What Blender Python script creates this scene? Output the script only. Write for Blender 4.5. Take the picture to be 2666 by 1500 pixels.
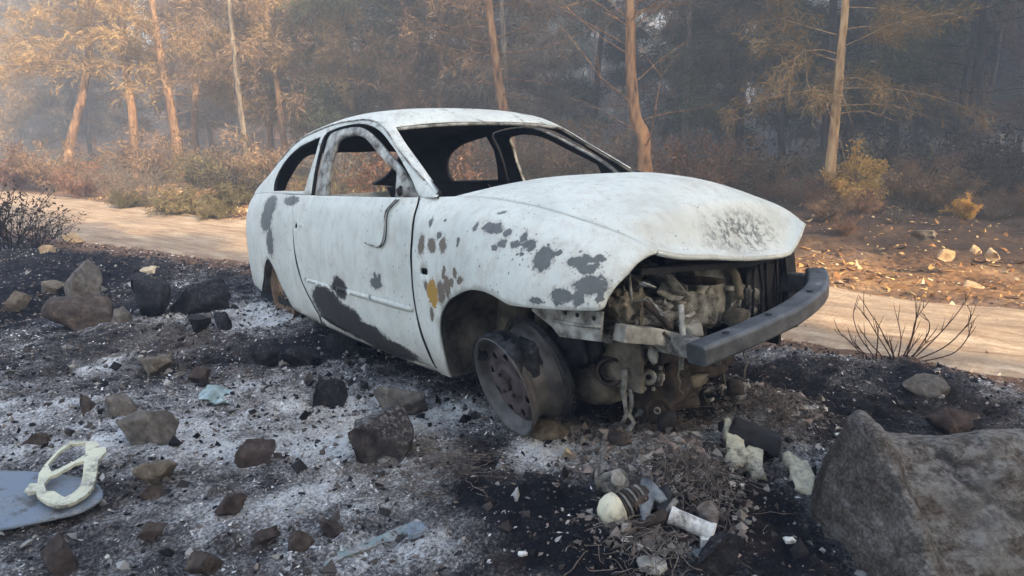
import bpy, bmesh, math, random
import numpy as np
from mathutils import Vector, Matrix
from mathutils.geometry import delaunay_2d_cdt

for o in list(bpy.data.objects): bpy.data.objects.remove(o)
scene = bpy.context.scene
COL = scene.collection
R = math.radians

# ------------------------------------------------------------------ camera, sky, sun
PITCH = 12.5; FPX = 1755.98; CAMZ = 1.25
cam_d = bpy.data.cameras.new('camera'); cam = bpy.data.objects.new('camera', cam_d); COL.objects.link(cam)
cam.location = (0, 0, CAMZ); cam.rotation_euler = (R(90-PITCH), 0, 0)
cam_d.sensor_width = 36; cam_d.lens = FPX/2666*36; cam_d.clip_start = .05; cam_d.clip_end = 2000
scene.camera = cam
scene.render.resolution_x = 1024; scene.render.resolution_y = 576

SUN_EL = 24.0; SUN_DIR = Vector((.62, -.78, 0)).normalized()      # horizontal direction towards the sun
SUN_AZ = math.atan2(SUN_DIR.x, SUN_DIR.y)
world = bpy.data.worlds.new('World'); scene.world = world; world.use_nodes = True
wn = world.node_tree.nodes; wl = world.node_tree.links
bg = wn['Background']; sky = wn.new('ShaderNodeTexSky'); sky.sky_type = 'NISHITA'; sky.sun_disc = False
sky.sun_elevation = R(SUN_EL); sky.sun_rotation = SUN_AZ; sky.air_density = 1.0; sky.dust_density = 4.0; sky.ozone_density = .4
wl.new(sky.outputs[0], bg.inputs[0]); bg.inputs[1].default_value = .15
sun_d = bpy.data.lights.new('sun', 'SUN'); sun = bpy.data.objects.new('sun', sun_d); COL.objects.link(sun)
sun_d.energy = 4.3; sun_d.angle = R(.6); sun_d.color = (1.0, .76, .48)
sv = Vector((SUN_DIR.x*math.cos(R(SUN_EL)), SUN_DIR.y*math.cos(R(SUN_EL)), math.sin(R(SUN_EL))))
sun.rotation_euler = sv.to_track_quat('Z', 'Y').to_euler(); sun.location = (20, -25, 20)
scene.view_settings.view_transform = 'Standard'; scene.view_settings.look = 'None'
scene.view_settings.gamma = 1.0; scene.view_settings.use_curve_mapping = False
scene.view_settings.exposure = 2.25
try:
    scene.cycles.volume_bounces = 0; scene.cycles.max_bounces = 4; scene.cycles.diffuse_bounces = 3; scene.cycles.volume_step_rate = 4
    scene.cycles.transparent_max_bounces = 4
except Exception: pass

# ------------------------------------------------------------------ numeric helpers
def _h(i, j, k, seed):
    n = (i.astype(np.int64)*73856093) ^ (j.astype(np.int64)*19349663) ^ (k.astype(np.int64)*83492791) ^ (seed*2654435761 & 0xffffffff)
    n = (n ^ (n >> 13)) & 0xffffffff
    n = (n*1274126177) & 0xffffffff; n = (n ^ (n >> 16)) & 0xffffffff
    n = (n*2246822519) & 0xffffffff; n = (n ^ (n >> 15)) & 0xffffffff
    return n/4294967295.0
def vn2(x, y, seed=0):
    i = np.floor(x); j = np.floor(y); u = x-i; v = y-j; u = u*u*(3-2*u); v = v*v*(3-2*v)
    k = np.zeros_like(i)
    a = _h(i, j, k, seed); b = _h(i+1, j, k, seed); c = _h(i, j+1, k, seed); d = _h(i+1, j+1, k, seed)
    return (a*(1-u)+b*u)*(1-v)+(c*(1-u)+d*u)*v*1.0
def fbm2(x, y, octv=4, seed=0, g=.5):
    s = 0; a = 1; t = 0
    for o in range(octv):
        s = s+a*(vn2(x*2**o+o*17.3, y*2**o-o*9.1, seed+o)-.5); t += a; a *= g
    return s/t*2
def vn3(p, seed=0):
    i = np.floor(p); f = p-i; f = f*f*(3-2*f); s = 0
    for a in (0, 1):
        for b in (0, 1):
            for c in (0, 1):
                w = (f[:, 0] if a else 1-f[:, 0])*(f[:, 1] if b else 1-f[:, 1])*(f[:, 2] if c else 1-f[:, 2])
                s = s+w*_h(i[:, 0]+a, i[:, 1]+b, i[:, 2]+c, seed)
    return s
def fbm3(p, octv=4, seed=0):
    s = 0; a = 1; t = 0
    for o in range(octv):
        s = s+a*(vn3(p*2**o+o*7.7, seed+o)-.5); t += a; a *= .5
    return s/t*2
def smooth(e0, e1, x):
    t = np.clip((x-e0)/(e1-e0), 0, 1); return t*t*(3-2*t)

# photograph pixel -> a point of the place
_cp, _sp = math.cos(R(PITCH)), math.sin(R(PITCH))
def ray(u, v):
    a = (u-1333)/FPX; b = (v-750)/FPX
    return Vector((a, _cp-b*_sp, -_sp-b*_cp))
def gp(u, v, z=.03):
    d = ray(u, v); t = (z-CAMZ)/d.z; return Vector((d.x*t, d.y*t, z))
def gs(u, v, dz=0.0):
    z = .05
    for _ in range(5): p = gp(u, v, z+dz); z = gz(p.x, p.y)
    return gp(u, v, z+dz)
def atY(u, v, Y):
    d = ray(u, v); t = Y/d.y; return Vector((d.x*t, Y, CAMZ+d.z*t))

# ------------------------------------------------------------------ object helpers
def raw_mesh(name, V, F, smooth_=True):
    me = bpy.data.meshes.new(name)
    V = np.asarray(V, np.float32)
    if isinstance(F, np.ndarray):
        n = F.shape[1]; me.vertices.add(len(V)); me.vertices.foreach_set('co', V.ravel())
        me.loops.add(F.size); me.loops.foreach_set('vertex_index', F.astype(np.int32).ravel())
        me.polygons.add(len(F)); me.polygons.foreach_set('loop_start', np.arange(0, F.size, n, dtype=np.int32))
        me.polygons.foreach_set('loop_total', np.full(len(F), n, np.int32))
        me.update(calc_edges=True)
    else:
        me.from_pydata([tuple(map(float, v)) for v in V], [], F); me.update()
    me.polygons.foreach_set('use_smooth', np.full(len(me.polygons), bool(smooth_)))
    return me
def link(name, me, parent=None, mats=None):
    o = bpy.data.objects.new(name, me); COL.objects.link(o)
    if parent is not None: o.parent = parent
    if mats is not None and me is not None and len(me.materials) == 0:
        for m in (mats if isinstance(mats, (list, tuple)) else [mats]): me.materials.append(m)
    return o
def empty(name, loc=(0, 0, 0)):
    o = bpy.data.objects.new(name, None); COL.objects.link(o); o.location = loc; o.empty_display_size = .2; return o
def tag(o, label, cat, group=None):
    o['label'] = label; o['category'] = cat
    if group: o['group'] = group
    return o
class MB:
    def __init__(s): s.V = []; s.F = []
    def add(s, V, F):
        b = len(s.V); s.V += [tuple(map(float, v)) for v in V]; s.F += [tuple(i+b for i in f) for f in F]; return s
    def box(s, c, d, rot=None, jit=0, rnd=None):
        c = Vector(c); m = rot if rot is not None else Matrix.Identity(3); V = []
        for sx in (-1, 1):
            for sy in (-1, 1):
                for sz in (-1, 1):
                    p = Vector((sx*d[0]/2, sy*d[1]/2, sz*d[2]/2))
                    if jit: p += Vector([rnd.uniform(-jit, jit) for _ in range(3)])
                    V.append(c+m @ p)
        return s.add(V, [(0, 1, 3, 2), (4, 6, 7, 5), (0, 4, 5, 1), (2, 3, 7, 6), (0, 2, 6, 4), (1, 5, 7, 3)])
    def tube(s, P, r, n=8, caps=True):
        P = [Vector(p) for p in P]; rr = r if isinstance(r, (list, tuple)) else [r]*len(P); V = []; F = []
        up = None
        for i, p in enumerate(P):
            t = (P[min(i+1, len(P)-1)]-P[max(i-1, 0)]).normalized()
            if up is None:
                up = Vector((0, 0, 1)) if abs(t.z) < .9 else Vector((1, 0, 0))
            a = t.cross(up)
            if a.length < 1e-5: a = t.orthogonal()
            a.normalize(); b = t.cross(a).normalized(); up = -b if b.dot(up) < 0 else b
            b = a.cross(t)
            for k in range(n):
                q = 2*math.pi*k/n; V.append(p+(a*math.cos(q)+b*math.sin(q))*rr[i])
        for i in range(len(P)-1):
            for k in range(n):
                k2 = (k+1) % n; F.append((i*n+k, i*n+k2, (i+1)*n+k2, (i+1)*n+k))
        if caps: F.append(tuple(range(n-1, -1, -1))); F.append(tuple((len(P)-1)*n+k for k in range(n)))
        return s.add(V, F)
    def sweep(s, P, prof, up=(0, 0, 1), caps=True, closed=True):
        P = [Vector(p) for p in P]; V = []; F = []; n = len(prof); up = Vector(up)
        for i, p in enumerate(P):
            t = (P[min(i+1, len(P)-1)]-P[max(i-1, 0)]).normalized()
            a = t.cross(up).normalized(); b = a.cross(t).normalized()
            for q in prof: V.append(p+a*q[0]+b*q[1])
        for i in range(len(P)-1):
            for k in range(n if closed else n-1):
                k2 = (k+1) % n; F.append((i*n+k, i*n+k2, (i+1)*n+k2, (i+1)*n+k))
        if caps and closed: F.append(tuple(range(n-1, -1, -1))); F.append(tuple((len(P)-1)*n+k for k in range(n)))
        return s.add(V, F)
    def lathe(s, prof, n=32, M=None, closed=False):
        V = []; F = []; m = len(prof)
        for k in range(n):
            q = 2*math.pi*k/n
            for (r, h) in prof:
                p = Vector((r*math.cos(q), r*math.sin(q), h)); V.append(M @ p if M is not None else p)
        for k in range(n):
            k2 = (k+1) % n
            for i in range(m if closed else m-1):
                i2 = (i+1) % m; F.append((k*m+i, k2*m+i, k2*m+i2, k*m+i2))
        return s.add(V, F)
    def prism(s, poly, off):
        n = len(poly); P = [Vector(p) for p in poly]; off = Vector(off)
        return s.add(P+[p+off for p in P], [tuple(range(n)), tuple(range(2*n-1, n-1, -1))]+[(i, i+n, (i+1) % n+n, (i+1) % n) for i in range(n)])
    def build(s, name, mats, parent=None, smooth_=False, bevel=0, sub=0):
        me = raw_mesh(name, s.V, s.F, smooth_)
        bm = bmesh.new(); bm.from_mesh(me); bmesh.ops.recalc_face_normals(bm, faces=bm.faces); bm.to_mesh(me); bm.free()
        if smooth_: me.polygons.foreach_set('use_smooth', np.full(len(me.polygons), True))
        o = link(name, me, parent, mats)
        if bevel:
            b = o.modifiers.new('bevel', 'BEVEL'); b.width = bevel; b.segments = 2; b.limit_method = 'ANGLE'; b.angle_limit = R(35)
        if sub:
            b = o.modifiers.new('sub', 'SUBSURF'); b.levels = sub; b.render_levels = sub
        return o

# ------------------------------------------------------------------ material helper
class NT:
    def __init__(s, name, rough=.8, spec=.3):
        s.m = bpy.data.materials.new(name); s.m.use_nodes = True; s.t = s.m.node_tree; s.n = s.t.nodes; s.l = s.t.links
        s.b = s.n['Principled BSDF']; s.b.inputs['Roughness'].default_value = rough; s.b.inputs['Specular IOR Level'].default_value = spec
        s._co = None
    def new(s, k): return s.n.new(k)
    def put(s, i, v):
        if hasattr(v, 'is_output') or isinstance(v, bpy.types.NodeSocket): s.l.new(v, i)
        else:
            try: i.default_value = v
            except Exception: i.default_value = (v[0], v[1], v[2], 1)
    def co(s):
        if s._co is None: s._co = s.new('ShaderNodeTexCoord').outputs['Object']
        return s._co
    def pos(s): return s.new('ShaderNodeNewGeometry').outputs['Position']
    def map(s, vec, sc=(1, 1, 1), rot=(0, 0, 0), loc=(0, 0, 0)):
        k = s.new('ShaderNodeMapping'); s.put(k.inputs[0], vec); k.inputs['Scale'].default_value = sc; k.inputs['Rotation'].default_value = rot; k.inputs['Location'].default_value = loc
        return k.outputs[0]
    def noise(s, scale, detail=4, rough=.55, vec=None, dist=0, col=False):
        k = s.new('ShaderNodeTexNoise'); k.inputs['Scale'].default_value = scale; k.inputs['Detail'].default_value = detail
        k.inputs['Roughness'].default_value = rough; k.inputs['Distortion'].default_value = dist
        s.put(k.inputs['Vector'], vec if vec is not None else s.co()); return k.outputs['Color' if col else 'Fac']
    def voro(s, scale, vec=None, feat='F1', out='Distance'):
        k = s.new('ShaderNodeTexVoronoi'); k.feature = feat; k.inputs['Scale'].default_value = scale
        s.put(k.inputs['Vector'], vec if vec is not None else s.co()); return k.outputs[out]
    def ramp(s, f, stops):
        k = s.new('ShaderNodeValToRGB'); s.put(k.inputs[0], f); e = k.color_ramp.elements
        while len(e) > 1: e.remove(e[-1])
        for i, (p, c) in enumerate(stops):
            q = e[0] if i == 0 else e.new(p)
            q.position = p; c = (c, c, c) if isinstance(c, (int, float)) else c; q.color = (c[0], c[1], c[2], 1)
        return k.outputs[0]
    def mix(s, f, a, b, blend='MIX'):
        k = s.new('ShaderNodeMix'); k.data_type = 'RGBA'; k.blend_type = blend
        s.put(k.inputs[0], f); s.put(k.inputs[6], a); s.put(k.inputs[7], b); return k.outputs[2]
    def math(s, op, a, b=0.0, c=None, clamp=False):
        k = s.new('ShaderNodeMath'); k.operation = op; k.use_clamp = clamp; s.put(k.inputs[0], a); s.put(k.inputs[1], b)
        if c is not None: s.put(k.inputs[2], c)
        return k.outputs[0]
    def step(s, f, lo, hi):
        k = s.new('ShaderNodeMapRange'); k.interpolation_type = 'SMOOTHSTEP'; s.put(k.inputs[0], f); s.put(k.inputs[1], lo); s.put(k.inputs[2], hi); return k.outputs[0]
    def attr(s, name, out='Fac'):
        k = s.new('ShaderNodeAttribute'); k.attribute_name = name; return k.outputs[out]
    def rnd(s): return s.new('ShaderNodeObjectInfo').outputs['Random']
    def color(s, c): s.put(s.b.inputs['Base Color'], c); return s
    def rough(s, r): s.put(s.b.inputs['Roughness'], r); return s
    def bump(s, h, strength=.5, dist=.01):
        k = s.new('ShaderNodeBump'); k.inputs['Strength'].default_value = strength; k.inputs['Distance'].default_value = dist
        s.put(k.inputs['Height'], h)
        if s.b.inputs['Normal'].is_linked: s.l.new(s.b.inputs['Normal'].links[0].from_socket, k.inputs['Normal'])
        s.l.new(k.outputs[0], s.b.inputs['Normal']); return s
def plain(name, c1, c2, scale=8, rough=.8, bump=.3, bd=.01, spec=.3, c3=None, metal=0):
    t = NT(name, rough, spec); n = t.noise(scale, 6, .6)
    st = [(.35, c1), (.65, c2)]+([(.78, c3)] if c3 else [])
    t.color(t.ramp(n, st)); t.bump(t.noise(scale*4, 5, .65), bump, bd)
    if metal: t.b.inputs['Metallic'].default_value = metal
    return t.m
# ------------------------------------------------------------------ terrain
_nx = [-60, -30, -12, -6, -2.5, 1.77, 2.76, 6, 12, 40]; _ny = [44, 24, 12.6, 8.6, 6.7, 4.16, 3.44, 1.3, -3, -23]
_fx = [-60, -30, -11.3, -4.06, 2.59, 3.9, 8, 14, 40]; _fy = [54, 31, 16.3, 10.7, 5.8, 5.0, 2.2, -2, -20]
def yn(x): return np.interp(x, _nx, _ny)
def yf(x): return np.interp(x, _fx, _fy)
def ell(x, y, u, v, ru, rv):
    c = gp(u, v, .03); d = c.y; rx = ru*d/FPX; ry = rv*d*math.hypot(d, CAMZ)/(FPX*CAMZ)
    return np.exp(-(((x-c.x)/rx)**2+((y-c.y)/ry)**2))
HEAPS = [(1720, 1230, 280, 110, .10), (1980, 1080, 150, 80, .08), (1600, 1420, 260, 60, .04), (1500, 1150, 140, 60, .03), (1250, 1300, 250, 120, .03), (500, 860, 300, 60, .06),
         (430, 790, 160, 40, .05), (2250, 960, 260, 40, .07), (60, 760, 160, 90, .08), (1150, 1050, 160, 60, .03), (700, 1000, 200, 90, .02), (2420, 1010, 160, 40, .05)]
def G(x, y, fine=True):
    x = np.asarray(x, float); y = np.asarray(y, float)
    n = yn(x); f = yf(x)
    wob = .25*fbm2(x*.9, y*.9, 3, 5)
    road = smooth(n-.35, n+.35, y+wob); verge = smooth(f-.3, f+.5, y+wob)
    z = .03+.05*fbm2(x*.55+3, y*.55, 3, 1)*(1-road)
    z = z-.075*road+(verge*(.07+.22*smooth(f, f+4, y)*smooth(-3, 5, x)+.12*fbm2(x*.5, y*.5, 3, 9)))
    d = np.hypot(x, y)
    z = z+.085*np.minimum(np.maximum(0, y-34), 80)*smooth(30, 60, y)
    if fine:
        nr = (1-road)
        for (u, v, ru, rv, h) in HEAPS: z = z+h*ell(x, y, u, v, ru, rv)*nr
        z = z+nr*(.042*fbm2(x*3.1, y*3.1, 4, 21)+.034*np.abs(fbm2(x*8, y*8, 3, 31))+.014*fbm2(x*27, y*27, 3, 41)-.014)
        z = z+verge*(.035*fbm2(x*4, y*4, 3, 51)+.12*np.abs(fbm2(x*1.5, y*1.5, 3, 52))*smooth(f+.4, f+1.6, y))
    return z
def gz(x, y): return float(G(np.array([x]), np.array([y]))[0])
def axis(segs):
    a = []
    for (p, q, st) in segs: a += list(np.arange(p, q-1e-6, st))
    return a
def geo(a, b, n): return list(np.sign(a)*np.geomspace(abs(a), abs(b), n))
gx = geo(-400, -7.2, 40)[:-1]+axis([(-7.2, -3.2, .045), (-3.2, 3.4, .0135), (3.4, 7.2, .045)])+geo(7.2, 400, 40)
gy = geo(-300, -2, 14)+axis([(-1.5, 1.3, .15), (1.3, 3.6, .0105), (3.6, 6.5, .02), (6.5, 16, .075)])+geo(16, 600, 50)
gx = np.array(gx); gy = np.array(gy)
XX, YY = np.meshgrid(gx, gy)
ZZ = G(XX, YY)
nxg, nyg = len(gx), len(gy)
idx = np.arange(nxg*nyg).reshape(nyg, nxg)
F = np.stack([idx[:-1, :-1], idx[:-1, 1:], idx[1:, 1:], idx[1:, :-1]], -1).reshape(-1, 4)
gme = raw_mesh('ground', np.stack([XX, YY, ZZ], -1).reshape(-1, 3), F)
# what lies where: ash (pale), char (black), soil (brown), litter (leaf litter of the wood)
_n = yn(XX); _f = yf(XX); wob = .3*fbm2(XX*1.3, YY*1.3, 4, 61)
litter = smooth(-.3, .3, YY+wob-_f)
soil = smooth(-.9, -.1, YY+wob-_n)*(1-litter)
ash = .45+.30*fbm2(XX*1.6, YY*1.6, 5, 71)+.16*fbm2(XX*6, YY*6, 4, 72)
_a, _b = XX*.86+YY*.5, -XX*.5+YY*.86
ash = ash+.26*fbm2(_a*1.1, _b*6.5, 4, 75)
ASH = [(900, 990, 300, 60, .30), (700, 850, 160, 45, .34), (1180, 1080, 150, 50, .22), (1640, 1130, 200, 45, .22), (1120, 1110, 160, 60, .16), (1500, 1200, 200, 60, .12), (560, 1150, 260, 70, .12), (290, 950, 50, 40, .5), (250, 1120, 260, 60, .22), (100, 1060, 200, 60, .2), (850, 1180, 130, 70, .38), (760, 1330, 230, 110, .22), (980, 1080, 330, 120, .16), (960, 1095, 60, 30, .1), (720, 800, 130, 50, .33),
       (1080, 1230, 160, 100, .2), (1380, 1210, 90, 40, .35), (1590, 1150, 160, 60, .25), (1800, 1180, 160, 90, .18), (900, 1440, 300, 80, .18), (1150, 1450, 120, 60, .2), (1960, 1060, 120, 60, .2), (2250, 930, 200, 40, .12), (1750, 1420, 200, 60, .12), (620, 1080, 200, 80, .08), (450, 850, 100, 30, .1)]
CHAR = [(1250, 1200, 80, 60, .5), (1400, 1340, 180, 90, .55), (1230, 1320, 60, 50, .4), (2010, 1370, 170, 160, .55), (2060, 1050, 130, 100, .35), (1550, 1050, 260, 60, .6), (1000, 900, 350, 70, .3), (200, 690, 330, 60, .5), (60, 790, 160, 80, .4),
        (450, 780, 160, 50, .3), (2350, 1060, 300, 60, .3), (1900, 980, 200, 60, .35), (1100, 1170, 70, 60, .12), (150, 1200, 300, 80, .1), (250, 1420, 260, 90, .1), (1500, 1480, 200, 60, .3), (1650, 1500, 160, 60, .2), (2420, 1000, 90, 40, .3), (1300, 950, 400, 80, .2)]
for (u, v, ru, rv, w) in ASH: ash = ash+w*ell(XX, YY, u, v, ru, rv)
for (u, v, ru, rv, w) in CHAR: ash = ash-w*ell(XX, YY, u, v, ru, rv)
kv = smooth(.9, 2.1, YY+wob-_f)*smooth(1.2, 3, XX); litter = litter*(1-.8*kv); soil = soil*(1-kv); ash = ash*(1-kv)+.16*kv
tan = np.zeros_like(XX)
for (u, v, ru, rv, w) in [(1020, 1180, 200, 110, .7), (880, 1090, 200, 70, .5), (1750, 1250, 200, 130, .5), (2000, 1070, 140, 70, .7), (430, 900, 200, 50, .5), (450, 1250, 260, 140, .25), (600, 690, 200, 30, .8), (2450, 1060, 200, 40, .45)]:
    tan = np.maximum(tan, w*ell(XX, YY, u, v, ru, rv))
ca = gme.color_attributes.new('zones', 'FLOAT_COLOR', 'POINT')
ca.data.foreach_set('color', np.stack([np.clip(ash, 0, 1.2), soil, litter, tan], -1).astype(np.float32).ravel())

t = NT('ash_ground', .95, .15)
sep = t.new('ShaderNodeSeparateColor'); t.l.new(t.attr('zones', 'Color'), sep.inputs[0])
A_, S_, L_ = sep.outputs[0], sep.outputs[1], sep.outputs[2]; T_ = t.attr('zones', 'Alpha')
P_ = t.pos()
nm = t.noise(11, 6, .62, P_); nf = t.noise(85, 5, .78, P_); nc = t.noise(2.2, 4, .5, P_); nv = t.voro(95, P_)
f = t.math('ADD', t.math('MULTIPLY', t.math('SUBTRACT', nm, .5), .75), t.math('MULTIPLY', t.math('SUBTRACT', nf, .5), 1.55))
f = t.math('ADD', f, A_)
ashc = t.ramp(f, [(.08, (.009, .010, .015)), (.30, (.030, .030, .035)), (.46, (.095, .091, .092)), (.62, (.235, .235, .235)), (.76, (.50, .51, .52)), (.92, (.80, .83, .84))])
tanc = t.ramp(f, [(.1, (.03, .025, .02)), (.4, (.13, .105, .085)), (.65, (.30, .265, .215)), (.9, (.52, .50, .44))])
c = t.mix(t.math('MULTIPLY', T_, .85), ashc, tanc)
brown = t.step(t.math('MULTIPLY', nc, t.noise(7, 5, .6, P_)), .27, .38)
c = t.mix(t.math('MULTIPLY', brown, .3), c, t.ramp(nf, [(.3, (.035, .022, .016)), (.6, (.13, .085, .06)), (.8, (.26, .2, .16))]))
soilc = t.ramp(t.math('ADD', t.math('MULTIPLY', nm, .5), t.math('MULTIPLY', nf, .5)), [(.3, (.09, .05, .035)), (.5, (.20, .12, .08)), (.68, (.36, .25, .17)), (.85, (.6, .5, .4))])
litc = t.ramp(t.math('ADD', t.math('MULTIPLY', t.noise(18, 6, .7, P_), .6), t.math('MULTIPLY', nc, .4)), [(.3, (.04, .026, .018)), (.43, (.13, .075, .045)), (.54, (.30, .17, .085)), (.68, (.55, .36, .18))])
sn = t.math('ADD', S_, t.math('MULTIPLY', t.math('SUBTRACT', nm, .5), 1.3))
c = t.mix(t.step(sn, .3, .75), c, soilc); c = t.mix(L_, c, litc)
t.color(c); t.bump(nf, .9, .02); t.bump(t.noise(240, 3, .6, P_), .5, .005)
M_ground = t.m
ground = link('ground', gme, None, M_ground); ground['kind'] = 'structure'

# dirt road: its own sheet on the ground
rx_ = np.concatenate([np.linspace(-55, -12, 60), np.linspace(-11.9, 11, 620), np.linspace(11.3, 36, 40)]); rv_ = np.linspace(0, 1, 46)
RX, RV = np.meshgrid(rx_, rv_)
w1 = .16*fbm2(RX*1.7, RX*0+3, 4, 81)+.07*fbm2(RX*7, RX*0+9, 3, 82); w2 = .22*fbm2(RX*1.5, RX*0+7, 4, 83)
RY = (yn(RX)+.05+w1)*(1-RV)+(yf(RX)+w2)*RV
ruts = -.022*(np.exp(-((RV-.28)/.09)**2)+np.exp(-((RV-.72)/.09)**2))+.012*np.exp(-((RV-.5)/.12)**2)
edge = smooth(0, .09, RV)*smooth(0, .09, 1-RV)
RZ = G(RX, RY, False)*0+np.maximum(G(RX, RY, True), -.06)+.006+edge*(.03+ruts+.012*fbm2(RX*5, RY*5, 3, 84))-.02*(1-edge)
ii = np.arange(RX.size).reshape(RX.shape)
rme = raw_mesh('dirt_road', np.stack([RX, RY, RZ], -1).reshape(-1, 3), np.stack([ii[:-1, :-1], ii[:-1, 1:], ii[1:, 1:], ii[1:, :-1]], -1).reshape(-1, 4))
t = NT('road_dirt', .95, .1); P_ = t.pos(); pr = t.map(P_, (1, 1, 1), (0, 0, R(33)))
st = t.noise(3, 7, .65, t.map(pr, (.35, 1.6, 1))); n2 = t.noise(30, 5, .7, P_); st2 = t.noise(9, 5, .6, t.map(pr, (.3, 2.2, 1)))
v = t.math('ADD', t.math('MULTIPLY', st, .45), t.math('ADD', t.math('MULTIPLY', n2, .25), t.math('MULTIPLY', st2, .3)))
t.color(t.ramp(v, [(.34, (.15, .098, .065)), (.44, (.29, .21, .145)), (.54, (.42, .325, .23)), (.63, (.58, .49, .37))]))
t.bump(n2, .6, .015); t.bump(t.noise(120, 3, .6, P_), .4, .004)
road = link('dirt_road', rme, None, t.m); road['kind'] = 'structure'

# ------------------------------------------------------------------ loose bits on the burnt ground
def chips(name, n, xr, yr, dens, smin, smax, cols, seed, flat=.4, elong=2.2, label=None, cat='ash', lift=.3):
    rg = np.random.default_rng(seed)
    x = rg.uniform(*xr, n*4); y = rg.uniform(*yr, n*4)
    k = rg.uniform(0, 1, n*4) < dens(x, y); x = x[k][:n]; y = y[k][:n]; n = len(x)
    z = G(x, y)
    s = smin*(smax/smin)**(rg.uniform(0, 1, n)**2.2); s = s*np.clip(.55+.14*np.hypot(x, y), .7, 1.2)
    base = np.array([(1, 0, 0), (-1, 0, 0), (0, 1, 0), (0, -1, 0), (0, 0, 1), (0, 0, -1)], float)
    V = base[None]*(1+.5*rg.uniform(-1, 1, (n, 6, 1)))
    V = V*np.stack([rg.uniform(1, elong, n), np.ones(n), rg.uniform(flat*.5, flat*1.6, n)], -1)[:, None]
    V = V+.25*rg.uniform(-1, 1, V.shape)
    a = rg.uniform(0, 2*np.pi, n); b = rg.normal(0, .5, n)
    ca, sa, cb, sb = np.cos(a), np.sin(a), np.cos(b), np.sin(b)
    X, Y, Z = V[..., 0]*cb[:, None]+V[..., 2]*sb[:, None], V[..., 1], -V[..., 0]*sb[:, None]+V[..., 2]*cb[:, None]
    V = np.stack([X*ca[:, None]-Y*sa[:, None], X*sa[:, None]+Y*ca[:, None], Z], -1)*s[:, None, None]
    V = V+np.stack([x, y, z+s*lift*flat], -1)[:, None]
    f = np.array([(0, 2, 4), (2, 1, 4), (1, 3, 4), (3, 0, 4), (2, 0, 5), (1, 2, 5), (3, 1, 5), (0, 3, 5)])
    Fc = (np.arange(n)[:, None, None]*6+f[None]).reshape(-1, 3)
    me = raw_mesh(name, V.reshape(-1, 3), Fc, False)
    cc = np.array(cols, float)[rg.integers(0, len(cols), n)]*rg.uniform(.6, 1.25, (n, 1))
    at = me.color_attributes.new('col', 'FLOAT_COLOR', 'POINT')
    at.data.foreach_set('color', np.concatenate([np.repeat(cc, 6, 0), np.ones((n*6, 1))], 1).astype(np.float32).ravel())
    o = link(name, me, None, M_chip); o['kind'] = 'stuff'
    tag(o, label, cat); return o
t = NT('loose_bits', .95, .15); t.color(t.mix(.35, t.attr('col', 'Color'), t.ramp(t.noise(90, 4, .6, t.pos()), [(.3, .0), (.7, .4)]), 'ADD')); t.color(t.attr('col', 'Color')); M_chip = t.m
def near(x, y): return ((y < yn(x)-.15)).astype(float)
def ashd(x, y):
    a = .35+.3*fbm2(x*1.4, y*1.4, 4, 71)
    for (u, v, ru, rv, w) in ASH: a = a+w*1.2*ell(x, y, u, v, ru, rv)
    for (u, v, ru, rv, w) in CHAR: a = a-w*.8*ell(x, y, u, v, ru, rv)
    return np.clip(a*1.4-.25+.7*fbm2(x*5, y*5, 3, 73), .02, 1)*near(x, y)
chips('ash_flakes', 60000, (-6.2, 4.6), (1.35, 9), ashd, .0016, .0075, [(.72, .74, .75), (.55, .57, .58), (.45, .44, .43), (.62, .60, .54)], 1, .3, 3, 'pale white and grey ash flakes scattered over the burnt ground', 'ash')
chips('charcoal_bits', 30000, (-6.2, 4.6), (1.35, 9), lambda x, y: near(x, y), .0025, .013, [(.016, .016, .02), (.03, .03, .035), (.06, .055, .055)], 2, .6, 2, 'black charcoal crumbs scattered over the burnt ground', 'charcoal')
chips('gravel', 17000, (-6.2, 4.6), (1.35, 9), lambda x, y: near(x, y)*.8, .0025, .012, [(.13, .105, .09), (.20, .17, .145), (.10, .08, .07), (.30, .28, .25)], 3, .6, 1.6, 'brown gravel and grit mixed into the ash', 'gravel')
chips('road_grit', 5000, (-7, 6), (3, 10), lambda x, y: ((y > yn(x)-.6) & (y < yf(x)+.3))*(.15+.85*np.exp(-((y-yn(x))/.35)**2)), .004, .02, [(.5, .38, .28), (.62, .52, .42), (.3, .2, .14)], 4, .5, 1.6, 'pale grit and pebbles along the dirt road', 'gravel')
chips('leaf_litter', 26000, (-9, 9), (4, 18), lambda x, y: (y > yf(x)-.25)*np.clip(1.3-(y-yf(x))*.09, .1, 1)*(1-.8*smooth(.9, 2.1, y-yf(x))*smooth(1.2, 3, x)), .007, .030, [(.42, .23, .09), (.28, .14, .06), (.55, .36, .15), (.10, .06, .04), (.6, .48, .28)], 5, .25, 2.4, 'scorched brown leaf litter on the verge beyond the road', 'leaves')

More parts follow.
